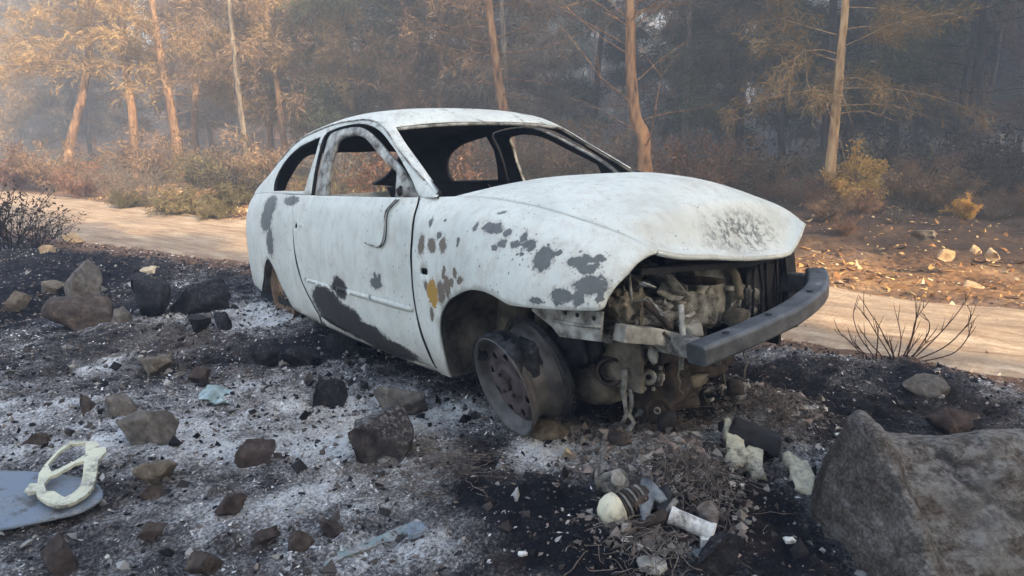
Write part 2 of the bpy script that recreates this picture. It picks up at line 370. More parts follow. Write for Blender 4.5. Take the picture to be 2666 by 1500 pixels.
def debris(x, y):
    a = 0*x
    for (u, v, ru, rv) in ((1750, 1200, 230, 90), (1980, 1070, 130, 60), (1700, 1420, 230, 60), (1560, 1180, 140, 60), (1850, 1310, 120, 70), (1450, 1150, 80, 40)): a = np.maximum(a, ell(x, y, u, v, ru, rv))
    return a**1.5
chips('ash_clods', 9000, (-.2, 2.4), (1.5, 4.2), debris, .005, .026, [(.30, .27, .24), (.20, .175, .155), (.42, .40, .37), (.26, .21, .185), (.10, .09, .085)], 7, .7, 1.5, 'crumbled grey and tan ash clods heaped before the engine', 'ash')
def fibres(name, n, seed, label):
    rg = np.random.default_rng(seed); x = rg.uniform(-2.8, 2.6, n*3); y = rg.uniform(1.4, 4.4, n*3); k = rg.random(n*3) < np.clip(ashd(x, y)*.06+debris(x, y), 0, 1); x = x[k][:n]; y = y[k][:n]; n = len(x)
    a = rg.uniform(0, 6.28, n); m = 5; L = rg.uniform(.008, .05, n)/m; w = rg.uniform(.0007, .0016, n); cur = rg.normal(0, .55, n); z = G(x, y)+.002; top = rg.uniform(.002, .014, n); V = []
    for i in range(m+1):
        zz = z+top*np.sin(np.pi*i/m)
        V.append(np.stack([x-w*np.sin(a), y+w*np.cos(a), zz], -1)); V.append(np.stack([x+w*np.sin(a), y-w*np.cos(a), zz+w*.8], -1))
        x = x+L*np.cos(a); y = y+L*np.sin(a); a = a+cur
    V = np.stack(V, 1); f = np.array([(2*i, 2*i+1, 2*i+3, 2*i+2) for i in range(m)])
    me = raw_mesh(name, V.reshape(-1, 3), (np.arange(n)[:, None, None]*(2*m+2)+f[None]).reshape(-1, 4), False)
    cc = np.array([(.45, .44, .42), (.32, .30, .28), (.22, .19, .17), (.3, .27, .24)])[rg.integers(0, 4, n)]
    at = me.color_attributes.new('col', 'FLOAT_COLOR', 'POINT'); at.data.foreach_set('color', np.concatenate([np.repeat(cc, 2*m+2, 0), np.ones((n*(2*m+2), 1))], 1).astype(np.float32).ravel())
    o = link(name, me, None, M_chip); o['kind'] = 'stuff'; tag(o, label, 'ash')
fibres('ash_fibres', 5000, 9, 'curled pale ash fibres strewn over the burnt ground')
chips('burnt_clods', 1900, (-4.5, 3.6), (1.5, 6.5), lambda x, y: near(x, y)*np.clip(.25+1.1*fbm2(x*1.2, y*1.2, 3, 74), .03, 1), .009, .030, [(.02, .019, .02), (.04, .037, .036), (.09, .08, .073), (.30, .30, .29)], 8, .75, 1.4, 'burnt dark soil clods scattered over the ashy ground', 'soil')
# ------------------------------------------------------------------ the burnt car
CARM = Matrix(((0.61980, 0.78326, -0.04851, 0.52994), (-0.78213, 0.62160, 0.04349, 2.99481), (0.06422, 0.01099, 0.99788, 0.12664), (0, 0, 0, 1)))
LX=[-3.28,-3.0,-2.7,-2.4,-1.9,-1.2,-.55,-.25,0,.3,.52,.70]
LC=[ # each: 7 (y,z)
[(.60,.24),(.63,.27),(.645,.40),(.645,.56),(.63,.72),(.59,.84),(.54,.915)],
[(.69,.20),(.725,.25),(.745,.39),(.75,.56),(.738,.72),(.705,.845),(.655,.925)],
[(.73,.17),(.767,.23),(.79,.38),(.796,.56),(.782,.72),(.748,.845),(.70,.935)],
[(.74,.11),(.777,.19),(.80,.38),(.807,.56),(.795,.72),(.764,.85),(.722,.935)],
[(.74,.11),(.777,.19),(.80,.38),(.808,.56),(.797,.72),(.770,.845),(.735,.925)],
[(.74,.11),(.777,.19),(.80,.38),(.808,.56),(.797,.72),(.770,.84),(.735,.917)],
[(.74,.11),(.777,.19),(.80,.38),(.807,.56),(.795,.71),(.766,.83),(.712,.912)],
[(.74,.11),(.777,.19),(.80,.38),(.808,.56),(.79,.71),(.737,.835),(.628,.91)],
[(.74,.11),(.777,.19),(.80,.38),(.81,.55),(.785,.70),(.717,.825),(.597,.886)],
[(.73,.17),(.765,.23),(.79,.38),(.79,.52),(.76,.65),(.690,.768),(.582,.835)],
[(.69,.26),(.72,.30),(.74,.40),(.742,.50),(.708,.61),(.640,.70),(.528,.766)],
[(.60,.30),(.63,.34),(.65,.41),(.65,.49),(.61,.56),(.545,.62),(.42,.665)],
]
UX=[-3.2,-3.0,-2.7,-2.3,-1.9,-1.5,-1.1,-.8,-.45]
UC=[
[(.56,.92),(.55,.925),(.53,.93),(.49,.935),(.42,.94),(.25,.945),(0,.95)],
[(.655,.925),(.645,.945),(.62,.965),(.57,.985),(.49,1.0),(.30,1.015),(0,1.02)],
[(.70,.935),(.672,1.0),(.63,1.06),(.575,1.115),(.50,1.15),(.30,1.175),(0,1.18)],
[(.725,.933),(.69,1.04),(.645,1.145),(.585,1.235),(.515,1.285),(.30,1.315),(0,1.32)],
[(.735,.925),(.70,1.05),(.65,1.18),(.59,1.285),(.52,1.335),(.30,1.37),(0,1.38)],
[(.735,.918),(.70,1.05),(.65,1.19),(.59,1.30),(.52,1.35),(.30,1.385),(0,1.395)],
[(.735,.914),(.70,1.03),(.655,1.16),(.60,1.26),(.535,1.305),(.30,1.335),(0,1.345)],
[(.73,.912),(.71,.98),(.685,1.05),(.655,1.105),(.60,1.14),(.35,1.185),(0,1.20)],
[(.702,.912),(.70,.918),(.695,.925),(.685,.934),(.665,.945),(.40,1.0),(0,1.02)],
]
def _mk(X,C):
    X=np.array(X,float);C=np.array(C,float)
    D=np.empty_like(C)
    h=np.diff(X)[:,None,None];d=np.diff(C,axis=0)/h
    D[0]=d[0];D[-1]=d[-1]
    D[1:-1]=(d[:-1]*h[1:]+d[1:]*h[:-1])/(h[1:]+h[:-1])
    return X,C,D
_L=_mk(LX,LC);_U=_mk(UX,UC)
def surf(S,x,s):
    X,C,D=S
    x=np.asarray(x,float);s=np.asarray(s,float)
    i=np.clip(np.searchsorted(X,x)-1,0,len(X)-2)
    h=X[i+1]-X[i];u=((x-X[i])/h)[...,None,None]
    u=np.clip(u,-.3,1.3);hh=h[...,None,None]
    R=(2*u**3-3*u**2+1)*C[i]+(u**3-2*u**2+u)*hh*D[i]+(-2*u**3+3*u**2)*C[i+1]+(u**3-u**2)*hh*D[i+1]
    # catmull-rom in s
    n=R.shape[-2]
    j=np.clip(np.floor(s).astype(int),0,n-2);f=(s-j)[...,None]
    def g(k):
        k=np.asarray(k);kc=np.clip(k,0,n-1)
        v=np.take_along_axis(R,kc[...,None,None].repeat(2,-1),axis=-2)[...,0,:]
        return v
    p1=g(j);p2=g(j+1)
    p0=np.where((j>0)[...,None],g(j-1),2*p1-p2)
    pe=2*p2-p1
    if S is _U: pe=p1*np.array([-1,1])   # mirror at the centre line
    p3=np.where((j<n-2)[...,None],g(j+2),pe)
    yz=.5*(2*p1+(p2-p0)*f+(2*p0-5*p1+4*p2-p3)*f**2+(3*p1-p0-3*p2+p3)*f**3)
    return np.stack([x,yz[...,0],yz[...,1]],-1)
def Lf(x,s): return surf(_L,x,s)
def Uf(x,t): return surf(_U,x,t)
PATCH={
 'grey':[(0.022,-0.736,0.797,0.043,0.015),(-0.015,-0.738,0.804,0.018,0.012),(0.103,-0.730,0.787,0.018,0.013),(0.098,-0.755,0.746,0.020,0.014),(0.066,-0.766,0.733,0.013,0.009),(0.164,-0.746,0.743,0.021,0.011),(0.187,-0.724,0.770,0.013,0.016),(0.225,-0.731,0.745,0.028,0.018),(0.306,-0.734,0.702,0.034,0.032),(0.353,-0.707,0.722,0.014,0.009),(0.443,-0.690,0.697,0.036,0.019),(0.484,-0.686,0.676,0.025,0.015),(0.495,-0.653,0.706,0.016,0.011),(0.504,-0.708,0.626,0.047,0.025),(0.478,-0.737,0.584,0.019,0.029),(0.407,-0.758,0.584,0.033,0.023),(0.444,-0.750,0.578,0.020,0.010),(0.312,-0.782,0.560,0.028,0.009),(0.207,-0.752,0.715,0.009,0.006),(0.185,-0.757,0.712,0.007,0.005),(0.544,-0.705,0.587,0.010,0.016),(-0.161,-0.779,0.739,0.010,0.013),(-0.081,-0.747,0.801,0.009,0.016),(0.002,-0.671,0.855,0.013,0.004),(-0.290,-0.752,0.819,0.010,0.008),(-0.384,-0.764,0.809,0.011,0.013),(-0.304,-0.778,0.760,0.014,0.011),(0.427,-0.669,0.730,0.004,0.003),(0.300,-0.709,0.745,0.005,0.006),(-2.375,-0.765,0.850,0.106,0.062),(-2.414,-0.786,0.768,0.099,0.069),(-2.327,-0.806,0.627,0.060,0.080),(-2.015,-0.751,0.891,0.111,0.023),(-0.851,-0.807,0.506,0.051,0.026),(-0.854,-0.807,0.528,0.016,0.026),(-0.813,-0.807,0.536,0.015,0.019),],
 'brown':[(-0.429,-0.792,0.714,0.022,0.036),(-0.344,-0.791,0.716,0.026,0.028),(-0.262,-0.787,0.723,0.022,0.027),(-0.267,-0.808,0.530,0.026,0.045),(-0.217,-0.808,0.560,0.026,0.038),(-0.241,-0.805,0.613,0.011,0.022),(-0.158,-0.806,0.617,0.011,0.018),(-0.124,-0.808,0.593,0.021,0.014),(-0.361,-0.803,0.425,0.015,0.025),(-0.388,-0.808,0.547,0.012,0.020),(-0.181,-0.808,0.575,0.014,0.019),],
 'ochre':[(-0.336,-0.808,0.517,0.039,0.056),],
 'soot':[(-1.295,-0.804,0.434,0.080,0.054),(-1.511,-0.796,0.333,0.184,0.075),(-1.444,-0.790,0.275,0.197,0.079),(-1.291,-0.788,0.259,0.193,0.077),(-1.102,-0.782,0.218,0.252,0.054),(-0.850,-0.774,0.180,0.261,0.043),],
}
# ---- car materials
def paint_material():
    t = NT('burnt_white_paint', .62, .35); co = t.co()
    warp = t.noise(26, 3, .6, co, col=True)
    k = t.new('ShaderNodeVectorMath'); k.operation = 'SUBTRACT'; t.put(k.inputs[0], warp); k.inputs[1].default_value = (.5, .5, .5)
    k2 = t.new('ShaderNodeVectorMath'); k2.operation = 'SCALE'; t.put(k2.inputs[0], k.outputs[0]); k2.inputs[3].default_value = .035
    k3 = t.new('ShaderNodeVectorMath'); k3.operation = 'ADD'; t.put(k3.inputs[0], co); t.put(k3.inputs[1], k2.outputs[0]); wco = k3.outputs[0]
    def mask(lst, lo, hi, w=None, gro=1.22, na=1.5):
        cur = None
        for (x, y, z, rx, rz) in lst:
            a = t.new('ShaderNodeVectorMath'); a.operation = 'SUBTRACT'; t.put(a.inputs[0], w or wco); a.inputs[1].default_value = (x, y, z)
            b = t.new('ShaderNodeVectorMath'); b.operation = 'MULTIPLY'; t.put(b.inputs[0], a.outputs[0]); b.inputs[1].default_value = (1/max(rx*gro, .004), 3, 1/max(rz*gro, .004))
            l = t.new('ShaderNodeVectorMath'); l.operation = 'LENGTH'; t.put(l.inputs[0], b.outputs[0])
            cur = l.outputs['Value'] if cur is None else t.math('MINIMUM', cur, l.outputs['Value'])
        n = t.noise(48, 5, .75, co)
        return t.step(t.math('ADD', cur, t.math('MULTIPLY', t.math('SUBTRACT', n, .5), na)), hi, lo)
    n1 = t.noise(3.2, 6, .6, co); n2 = t.noise(17, 6, .65, co); n3 = t.noise(90, 4, .6, co)
    c = t.ramp(n1, [(.3, (.55, .585, .54)), (.5, (.67, .71, .655)), (.75, (.76, .80, .745))])
    c = t.mix(t.math('MULTIPLY', t.step(n2, .48, .70), .34), c, (.50, .47, .40, 1))
    strk = t.noise(7, 6, .7, t.map(co, (3.5, 3.5, .5)))
    c = t.mix(t.math('MULTIPLY', t.step(strk, .46, .74), .42), c, (.42, .385, .32, 1))
    # dirty low edges, driven by a stain texture and height
    sx = t.new('ShaderNodeSeparateXYZ'); t.put(sx.inputs[0], co)
    low = t.step(t.math('ADD', sx.outputs[2], t.math('MULTIPLY', n2,   .20)), .44, .20)
    c = t.mix(t.math('MULTIPLY', low, .62), c, (.25, .21, .16, 1))
    # speckles and scratches
    sp = t.math('MULTIPLY', t.step(t.voro(34, t.map(co, (1, 1, .7))), .16, .10), t.step(t.noise(4.5, 3, .5, co), .45, .56))
    c = t.mix(t.math('MULTIPLY', sp, .85), c, (.16, .17, .18, 1))
    sp2 = t.math('MULTIPLY', t.step(t.voro(95, co), .17, .10), t.step(t.noise(8, 3, .5, co), .50, .60))
    c = t.mix(t.math('MULTIPLY', sp2, .8), c, (.13, .13, .13, 1))
    scr = t.math('MULTIPLY', t.step(t.noise(30, 4, .6, t.map(co, (.35, 1.6, 1), (0, 0, R(25)))), .70, .74), t.step(sx.outputs[2], .72, .86))
    c = t.mix(t.math('MULTIPLY', scr, .6), c, (.22, .23, .23, 1))
    up_ = t.math('MULTIPLY', t.step(sx.outputs[2], .97, 1.12), t.step(t.noise(13, 5, .75, t.map(co, (.5, 1, 1.4))), .55, .66)); c = t.mix(t.math('MULTIPLY', up_, .7), c, (.10, .095, .085, 1))
    hd = t.math('MULTIPLY', t.step(t.noise(20, 5, .7, t.map(co, (.7, 2.2, 1), (0, 0, R(-18)))), .66, .71), t.step(sx.outputs[2], .70, .80)); c = t.mix(t.math('MULTIPLY', hd, .75), c, (.20, .21, .20, 1))
    # grey crackled soot over the nose of the bonnet
    nose = t.new('ShaderNodeVectorMath'); nose.operation = 'SUBTRACT'; t.put(nose.inputs[0], co); nose.inputs[1].default_value = (.535, .10, .72)
    nb = t.new('ShaderNodeVectorMath'); nb.operation = 'MULTIPLY'; t.put(nb.inputs[0], nose.outputs[0]); nb.inputs[1].default_value = (1/.12, 1/.28, 1/.12)
    nl = t.new('ShaderNodeVectorMath'); nl.operation = 'LENGTH'; t.put(nl.inputs[0], nb.outputs[0])
    nz = t.step(t.math('ADD', nl.outputs['Value'], t.math('MULTIPLY', t.math('SUBTRACT', n2, .5), 1.5)), 1.25, .35)
    crack = t.step(t.math('ADD', t.noise(42, 6, .72, co), t.math('MULTIPLY', t.math('SUBTRACT', n2, .5), .8)), .42, .58)
    c = t.mix(t.math('MULTIPLY', nz, t.math('MULTIPLY_ADD', crack, .75, .15)), c, (.10, .11, .11, 1))
    halo = mask(PATCH['grey']+PATCH['brown'], 1.0, 1.9, None, 1.25); hs = t.math('MULTIPLY', halo, t.step(t.voro(60, wco), .30, .18))
    c = t.mix(t.math('MULTIPLY', hs, .9), c, (.17, .175, .17, 1)); c = t.mix(t.math('MULTIPLY', halo, .25), c, (.52, .49, .42, 1))
    rs_ = t.math('MULTIPLY', t.step(t.noise(2.3, 6, .7, t.map(co, (1, 1, 1), (0, 0, 0), (3, 1, 7))), .56, .70), .35); c = t.mix(rs_, c, (.36, .30, .23, 1))
    pr_ = mask(PATCH['grey']+PATCH['brown'], 1.0, 1.14); c = t.mix(t.math('MULTIPLY', pr_, .75), c, t.mix(n3, (.30, .295, .27, 1), (.52, .53, .50, 1)))
    pm = mask(PATCH['grey'], .90, .94); c = t.mix(pm, c, t.mix(t.noise(24, 6, .7, co), (.075, .085, .085, 1), (.19, .205, .20, 1)))
    bm_ = mask(PATCH['brown'], .86, .94); c = t.mix(bm_, c, t.mix(n2, (.12, .105, .095, 1), (.22, .18, .13, 1)))
    om = mask(PATCH['ochre'], .8, .95); c = t.mix(om, c, t.mix(n2, (.36, .21, .045, 1), (.48, .29, .07, 1)))
    sm = mask(PATCH['soot'], .80, 1.05, None, 1.25, .8); c = t.mix(t.math('MULTIPLY', sm, .97), c, t.mix(t.noise(6, 5, .6, co), (.009, .009, .010, 1), (.030, .028, .027, 1)))
    t.color(c)
    dep = t.math('MAXIMUM', pm, t.math('MAXIMUM', bm_, om))
    t.bump(t.math('MULTIPLY', dep, -1), .8, .002); t.bump(n1, .25, .03); t.bump(n3, .12, .002)
    t.rough(t.math('MULTIPLY_ADD', n2, .3, .42))
    return t.m
M_paint = paint_material()
M_soot = plain('soot_inside', (.012, .013, .017), (.030, .030, .034), 9, .9, .3)
M_frame = plain('scorched_frame', (.09, .08, .065), (.55, .56, .52), 16, .75, .4, .004, .3, (.66, .68, .66))
M_liner = plain('dirty_liner', (.05, .045, .036), (.25, .225, .175), 9, .9, .6, .01, .2, (.42, .39, .32))
M_palemetal = plain('ashy_metal', (.16, .15, .13), (.48, .48, .43), 12, .8, .5, .008, .3, (.64, .64, .60))
M_ashmetal = plain('ash_crusted_metal', (.07, .068, .06), (.38, .38, .35), 22, .9, .8, .015, .2, (.62, .62, .59))
M_rust = plain('dark_rust', (.026, .022, .020), (.080, .062, .052), 18, .85, .6, .006, .3, (.22, .19, .165))
M_black = plain('black_char', (.008, .008, .010), (.03, .03, .034), 14, .75, .6, .006, .4, (.07, .07, .07))
M_beam = plain('scorched_beam', (.06, .066, .072), (.15, .16, .167), 13, .5, .5, .003, .5, (.46, .47, .46), .35)
M_wheel = plain('scorched_rim', (.05, .047, .046), (.13, .127, .12), 11, .55, .5, .003, .45, (.34, .345, .325))
M_disc = plain('rim_face', (.045, .034, .036), (.105, .085, .085), 7, .5, .4, .003, .45, (.15, .12, .115))
M_tan = plain('tan_rust_rim', (.12, .075, .045), (.34, .24, .16), 8, .85, .5)
M_tyre = plain('tyre_crust', (.012, .013, .017), (.06, .065, .072), 24, .9, .9, .014, .3, (.36, .38, .38))

# ---- panels cut out of the body surfaces
def pip(px, py, poly):
    poly = np.asarray(poly); x0 = poly[:, 0]; y0 = poly[:, 1]; x1 = np.roll(x0, -1); y1 = np.roll(y0, -1)
    px = np.asarray(px)[:, None]; py = np.asarray(py)[:, None]
    with np.errstate(divide='ignore', invalid='ignore'):
        c = ((y0 > py) != (y1 > py)) & (px < (x1-x0)*(py-y0)/(y1-y0)+x0)
    return c.sum(1) % 2 == 1
def spl(P, n=6):
    P = np.array(P, float); out = []
    for i in range(len(P)-1):
        p0 = P[max(i-1, 0)]; p1 = P[i]; p2 = P[i+1]; p3 = P[min(i+2, len(P)-1)]
        for k in range(n):
            f = k/n; out.append(.5*(2*p1+(p2-p0)*f+(2*p0-5*p1+4*p2-p3)*f*f+(3*p1-p0-3*p2+p3)*f**3))
    out.append(P[-1]); return [tuple(q) for q in out]
def cdt(loops, h, ks):
    sc = np.array([1, ks]); pts = []; edges = []; L2 = []
    for lp in loops:
        q = []
        m = len(lp)
        for i in range(m):
            a = np.array(lp[i])*sc; b = np.array(lp[(i+1) % m])*sc; d = np.linalg.norm(b-a)
            if d < 1e-5: continue
            for j in range(max(1, int(round(d/h)))): q.append(a+(b-a)*j/max(1, int(round(d/h))))
        s0 = len(pts); pts += q; edges += [(s0+i, s0+(i+1) % len(q)) for i in range(len(q))]; L2.append(np.array(q))
    B = np.array(pts); lo = B.min(0); hi = B.max(0)
    X, Y = np.meshgrid(np.arange(lo[0]+h/2, hi[0], h), np.arange(lo[1]+h/2, hi[1], h)); Y = Y+0; X[::2] += h*.25; X[1::2] -= h*.25
    X = X.ravel(); Y = Y.ravel(); k = pip(X, Y, L2[0])
    for q in L2[1:]: k &= ~pip(X, Y, q)
    X = X[k]; Y = Y[k]
    dm = np.min((X[:, None]-B[None, :, 0])**2+(Y[:, None]-B[None, :, 1])**2, axis=1) if len(X) else np.array([])
    k = dm > (.55*h)**2; allp = np.concatenate([B, np.stack([X[k], Y[k]], -1)])
    vv, ee, ff, _, _, _ = delaunay_2d_cdt([Vector(p) for p in allp], edges, [], 0, 1e-6)
    vv = np.array([(v.x, v.y) for v in vv]); ff = np.array([f for f in ff if len(f) == 3])
    c = vv[ff].mean(1); k = pip(c[:, 0], c[:, 1], L2[0])
    for q in L2[1:]: k &= ~pip(c[:, 0], c[:, 1], q)
    return vv/sc, ff[k]
def orient(V, F, out):
    a = np.cross(V[F[:, 1]]-V[F[:, 0]], V[F[:, 2]]-V[F[:, 0]]).sum(0)
    return F if a @ np.array(out) > 0 else F[:, ::-1]
def panel(name, fn, loops, parent, side=-1, h=.022, ks=.14, thick=.012, out=None, push=0, mats=None, dent=0, seed=0):
    uv, Fc = cdt(loops, h, ks); V = fn(uv[:, 0], uv[:, 1])
    if dent: V[:, 1] += dent*fbm3(V*4+seed, 3, seed)
    V[:, 1] += push; V = V*np.array([1, side, 1])
    Fc = orient(V, Fc, out or (0, side, .3))
    me = raw_mesh(name, V, Fc); o = link(name, me, parent, mats or [M_paint, M_soot])
    if thick:
        m = o.modifiers.new('thickness', 'SOLIDIFY'); m.thickness = thick; m.offset = -1; m.material_offset = 1 if len(me.materials) > 1 else 0; m.use_even_offset = False
        if name in ('door', 'rear_quarter_panel') and len(me.materials) > 1: m.material_offset_rim = 1  # panel edges take the dark inside material, painting shade into the gaps
    return o
DOOR_REAR = [[-1.984, 5.615], [-1.936, 4.666], [-1.903, 3.773], [-1.892, 3.084], [-1.866, 2.536], [-1.821, 2.034], [-1.733, 1.545], [-1.668, 1.238]]
DOOR_FRONT = [[-.549, 5.943], [-.526, 5.357], [-.506, 4.356], [-.507, 3.737], [-.504, 3.276], [-.503, 2.574], [-.485, 1.832], [-.444, 1.291], [-.411, .72]]
ARCH = [[-.315, .40], [-.315, .86], [-.315, 1.194], [-.321, 1.542], [-.315, 1.907], [-.292, 2.214], [-.259, 2.437], [-.213, 2.653], [-.162, 2.805], [-.101, 2.963], [-.042, 3.068], [.015, 3.112], [.062, 3.115], [.108, 3.084], [.149, 3.032], [.183, 3.007], [.209, 3.019], [.323, 3.128], [.437, 3.271], [.53, 3.42], [.55, 3.466], [.565, 3.587], [.569, 3.859], [.579, 4.322], [.592, 4.803], [.593, 5.159], [.593, 5.418], [.598, 5.734], [.607, 5.938]]
RARCH = [[-2.40, 2.70], [-2.365, 2.648], [-2.293, 2.327], [-2.234, 1.909], [-2.151, 1.506], [-2.087, 1.163]]
QWIN = [[-2.416, .172], [-2.437, .795], [-2.406, 1.507], [-2.309, 2.105], [-2.143, 2.442], [-1.969, 2.575], [-1.8, 2.615]]
DOPEN = [[-1.731, 0], [-1.737, 1.539], [-1.746, 2.635], [-1.63, 2.88], [-1.457, 3.0], [-1.314, 2.957], [-1.171, 2.90], [-1.065, 2.90], [-.937, 2.944], [-.832, 2.95], [-.722, 2.60], [-.624, 1.75], [-.55, .151]]
DFRAME = [[-1.70, 0], [-1.69, 1.634], [-1.70, 2.583], [-1.60, 2.76], [-1.46, 2.84], [-1.35, 2.80], [-1.24, 2.66], [-1.099, 2.42], [-.945, 2.30], [-.808, 2.23], [-.695, 1.70], [-.571, .0]]
DWIN = [[-1.54, 0], [-1.563, 1.055], [-1.56, 1.852], [-1.544, 2.312], [-1.413, 2.449], [-1.308, 2.392], [-1.203, 2.259], [-1.061, 1.969], [-.932, 1.824], [-.819, 1.718], [-.79, 1.5], [-.766, 0]]
WS = [[-.437, 3.964], [-.677, 3.989], [-.99, 3.968]]
HEADER = [[-.99, 3.968], [-.966, 4.644], [-.953, 5.172], [-.949, 5.573], [-.947, 6.0]]
def sb(x): return float(np.interp(x, [-2.05, -1.73, -1.32, -.8, -.35], [1.12, .87, .55, .31, .36]))
def offx(P, d): return [(p[0]+d, p[1]) for p in P]

car = empty('burnt_car'); car.matrix_world = CARM
tag(car, 'burnt-out white three-door hatchback with peeling paint, bare rims and no front bumper', 'car')

def circle(cx, cs, rx, rs, n=14): return [(cx+rx*math.cos(2*math.pi*k/n), cs+rs*math.sin(2*math.pi*k/n)) for k in range(n)]
def rrect(cx, cs, w, hs): return [(cx+w*a, cs+hs*b) for a, b in ((-.5, -.25), (-.38, -.5), (.38, -.5), (.5, -.25), (.5, .25), (.38, .5), (-.38, .5), (-.5, .25))]
def side_panels(side):
    df = spl(DOOR_FRONT, 4); dr = spl(DOOR_REAR, 4); ar = spl(ARCH if side < 0 else ARCH[:15]+[[.25, 3.3], [.35, 3.9], [.44, 4.5], [.505, 4.95], [.55, 5.35], [.58, 5.7], [.60, 5.95]], 3)
    # fender
    outer = [(-.543, 6.0)]+offx(df, .007)+[(-.40, .36)]+ar+[(.60, 6.0)]
    fender = panel('front_fender', Lf, [outer, rrect(-.399, 3.266, .060, .19)], car, side, .02, .14, .010, dent=.004, seed=3)
    # door: skin down to the sill
    bot = [(x, sb(x)+.40) for x in np.linspace(-1.60, -.46, 12)]
    outer = [(-1.992, 6.0)]+offx(dr, .008)+bot+offx(df, -.007)[::-1]+[(-.555, 6.0)]
    door = panel('door', Lf, [outer, circle(-1.857, 4.178, .014, .10)], car, side, .017, .14, .010, dent=.006, seed=8)
    # window frame of the door
    fr = spl(DFRAME, 4)+[(x, 0) for x in (-.62, -.70)]+spl(DWIN, 4)[::-1]+[(-1.60, 0)]
    wf = panel('window_frame', Uf, [fr], door, side, .02, .13, .022, push=-.012, mats=[M_frame, M_soot])
    mold = [(x, s) for x, s in ((-1.775, 2.235), (-.60, 2.14), (-.53, 2.15), (-.515, 2.22), (-.53, 2.29), (-.60, 2.30), (-1.785, 2.345))]
    panel('side_molding', Lf, [mold], door, side, .022, .14, .004, push=.006, dent=.006, seed=8)
    mb = MB(); p = Lf(-1.775, 4.02)*np.array([1, side, 1])
    Mx = Matrix.Translation(Vector(p)) @ Matrix.Rotation(R(90)*-side, 4, 'X') @ Matrix.Diagonal((1.15, 1, 1, 1))
    mb.lathe([(.040, -.004), (.038, .003), (.030, .003), (.024, -.003), (.0, -.004)], 20, Mx).build('handle_recess', M_paint, door, True)
    if side < 0:
        for k, dx in enumerate((0, .022)):
            P = [Lf(x+dx, s)*np.array([1, side, 1])+np.array([0, side*.009, 0]) for x, s in spl([(-.70, 5.9), (-.755, 5.2), (-.745, 4.4), (-.757, 4.0), (-.80, 3.80), (-.86, 3.82), (-.933, 3.87)][:7 if k == 0 else 5], 4)]
            MB().tube(P, .003 if k else .0045, 6).build('dangling_cable', M_frame if k == 0 else M_black, door, True)
        P = [Uf(x, t_)*np.array([1, side, 1])+np.array([0, side*.006, 0]) for x, t_ in ((-.70, .25), (-.715, .6), (-.70, 1.0))]
        MB().tube(P, [.010, .014, .007], 8).build('mirror_bracket', M_black, door, True)
    # rear quarter with wheel arch
    ra = spl(RARCH, 4); rb = [(-4.8-x, s) for x, s in ra][::-1]
    outer = [(-1.998, 6.0), (-3.24, 6.0)]+[(-3.26, s) for s in (5, 4, 3, 2, 1.2)]+rb[:-1]+ra+[(x, sb(x)) for x in (-2.05, -1.9, -1.76)]+[(-1.675, .86)]+offx(dr, -.008)[::-1]
    panel('rear_quarter_panel', Lf, [outer], car, side, .024, .14, .010, dent=.004, seed=5)
    lo = [(x, sb(x)) for x in np.linspace(-1.70, -.412, 14)]; hi = [(x, sb(x)+.36) for x in np.linspace(-.412, -1.665, 14)]
    panel('sill', Lf, [lo+hi], car, side, .03, .14, .03, push=-.006)
    # wheel arch liners: the arch edge carried inwards
    for nm, A in (('front', [(x, s) for x, s in ar if x < .24 and s < 3.4]), ('rear', rb+ra)):
        pts = Lf(np.array([a[0] for a in A]), np.array([a[1] for a in A]))
        mb = MB(); n = len(pts); V = []
        for dy, sc in ((.012, 1), (.06, 1.04), (.20, 1.10), (.36, 1.10)):
            for q in pts:
                cx = 0 if nm == 'front' else -2.4
                V.append((cx+(q[0]-cx)*(sc), side*(q[1]-dy), .27+(q[2]-.27)*(1+(sc-1)*1.2)))
        Fq = [(j*n+i, j*n+i+1, (j+1)*n+i+1, (j+1)*n+i) for j in range(3) for i in range(n-1)]
        V = np.array(V); V = V+.012*np.stack([fbm3(V*9+k*5, 3, k) for k in range(3)], -1)
        mb.add(V, Fq); mb.build('wheel_arch_liner', M_liner, car, True)
    return door
door_near = side_panels(-1); door_far = side_panels(1)

